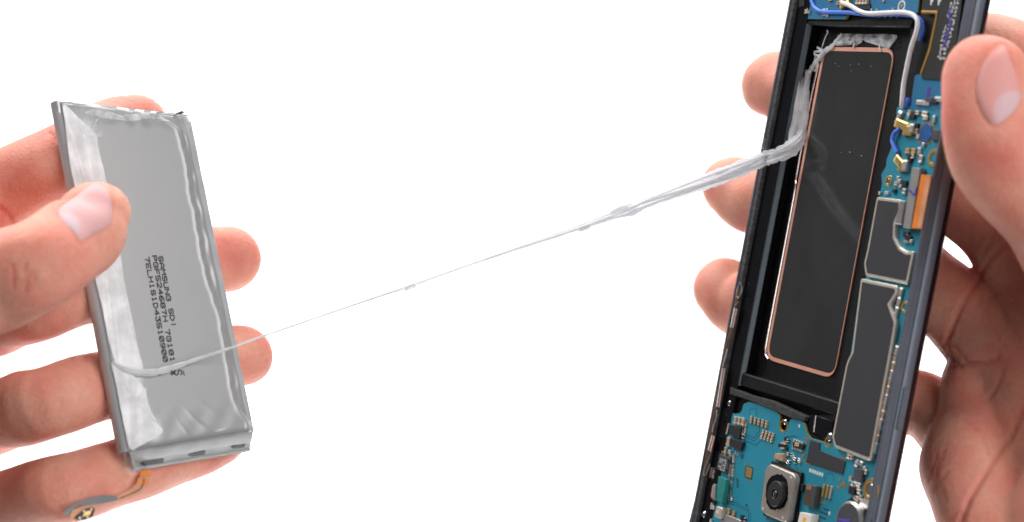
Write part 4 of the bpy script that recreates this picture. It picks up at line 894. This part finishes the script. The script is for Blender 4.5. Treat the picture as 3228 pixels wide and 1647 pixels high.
BP = -18.0
wristR = (3150, 1650, .490, 270, .7)
right = [
    [(1946, 212, dp(1946, 212, -15), 82, .92), (2010, 232, dp(2010, 232, -17), 84, .92), (2180, 230, dp(2180, 230, -19), 90, .95), (2380, 170, dp(2380, 170, -20), 100, .95), (2520, 150, .508, 112, 1), (2650, 260, .500, 120, 1), (2760, 480, .497, 150, 1), (2900, 900, .50, 190, 1), wristR],
    [(1846, 473, dp(1846, 473, -14), 81, .92), (1905, 505, dp(1905, 505, -16), 85, .92), (2080, 470, dp(2080, 470, -19), 92, .95), (2300, 405, dp(2300, 405, -21), 98, .95), (2448, 522, .517, 101, 1), (2560, 625, .512, 115, 1), (2760, 900, .506, 160, 1), wristR],
    [(1825, 731, dp(1825, 731, -14), 81, .92), (1880, 768, dp(1880, 768, -16), 85, .92), (2050, 690, dp(2050, 690, -19), 90, .95), (2230, 650, dp(2230, 650, -21), 93, .95), (2350, 733, .521, 96, 1), (2450, 826, .516, 102, 1), (2680, 1050, .505, 160, 1), wristR],
    [(1890, 985, dp(1890, 985, -15), 72, .92), (2050, 1010, dp(2050, 1010, -18), 80, .95), (2200, 1000, dp(2200, 1000, -21), 82, .95), (2325, 1020, .525, 82, 1), (2385, 1070, .519, 90, 1), (2480, 1150, .512, 130, 1), (2700, 1330, .503, 180, 1), wristR],
    [(2482, 203, .4725, 111, .86), (2484, 255, .4715, 113, .86), (2489, 322, .4715, 117, .88), (2518, 400, .473, 122, .9), (2584, 480, .475, 124, .95), (2690, 590, .478, 140, 1), (2820, 830, .480, 175, 1), (2900, 1150, .483, 220, 1), wristR],
    [(2465, 960, .513, 92, 1), (2455, 1060, .510, 100, 1), (2440, 1150, .507, 122, 1), (2470, 1240, .504, 132, 1), (2560, 1360, .500, 150, 1), (2760, 1500, .495, 190, 1), wristR],
    [(2500, 850, .514, 108, 1), (2600, 1040, .509, 150, 1), (2760, 1250, .502, 190, 1), wristR],
    [(2600, 700, .510, 110, 1), (2680, 900, .506, 150, 1), (2760, 1100, .503, 180, 1), wristR],
    [(2720, 1330, .490, 190, .9), (2850, 1200, .485, 190, .9), wristR],
    [wristR, (3450, 1900, .49, 280, .8), (3800, 2200, .49, 310, .9)],
]
hand_r = make_hand("hand", right,
    [(1946, 212, .56, .010, .24), (1846, 473, .56, .011, .22), (1825, 731, .56, .011, .22), (2440, 330, .466, .012, .18), (2420, 180, .466, .010, .14), (2450, 900, .50, .03, .05)],
    [('r2 770,350 640,480 560,620 480,745 400,890 330,1065', .0006, 8, .485, .6), ('r2 330,1060 400,1080 450,1140 520,1195 640,1185', .0005, 5, .485, .6), ('r2 330,1270 400,1215 500,1195 620,1180 700,1150', .0005, 5, .485, .6), ('r2 560,735 590,800 625,860 700,1020 730,1080', .0003, 4, .485, .6), ('r2 350,1080 380,1150 450,1230', .0004, 4, .485, .6), ('r2 350,1130 345,1200 330,1260', .0003, 4, .485, .6),
     ('r3 960,460 860,680 720,880 600,1060 540,1160 485,1310', .0010, 10, .470, .6), ('r3 350,770 305,880 290,1000 275,1100', .0002, 4, .48, .6), ('r3 390,920 320,1010 280,1080', .0002, 4, .48, .6), ('r3 300,800 240,1000', .0002, 4, .48, .6), ('r3 340,1060 380,1150', .0003, 4, .48, .6), ('r3 800,150 770,240 700,380', .0003, 6, .48, .6), ('r3 480,1230 420,1280', .0004, 4, .48, .6), ('r2 690,270 640,360 600,440', .0003, 5, .488, .6),
     ('r2 590,320 545,390', .0002, 4, .488, .6), ('r3 500,540 640,660 690,800', .0002, 6, .48, .6)],
    [('r1 690,315 745,320 800,450 845,570 858,660 830,740 740,830 665,868 620,830 565,720 545,610 575,470 625,370', ('r1', 800, 770, 62), ('r1', 700, 300), .4735)],
    "hand at the right edge, thumb over the phone rail and dark palm behind", tuple(world(px('U', 3150, 1650), .49)), cflush=.18)
for o in (hand_l, hand_r): o['group'] = "hands holding the parts"
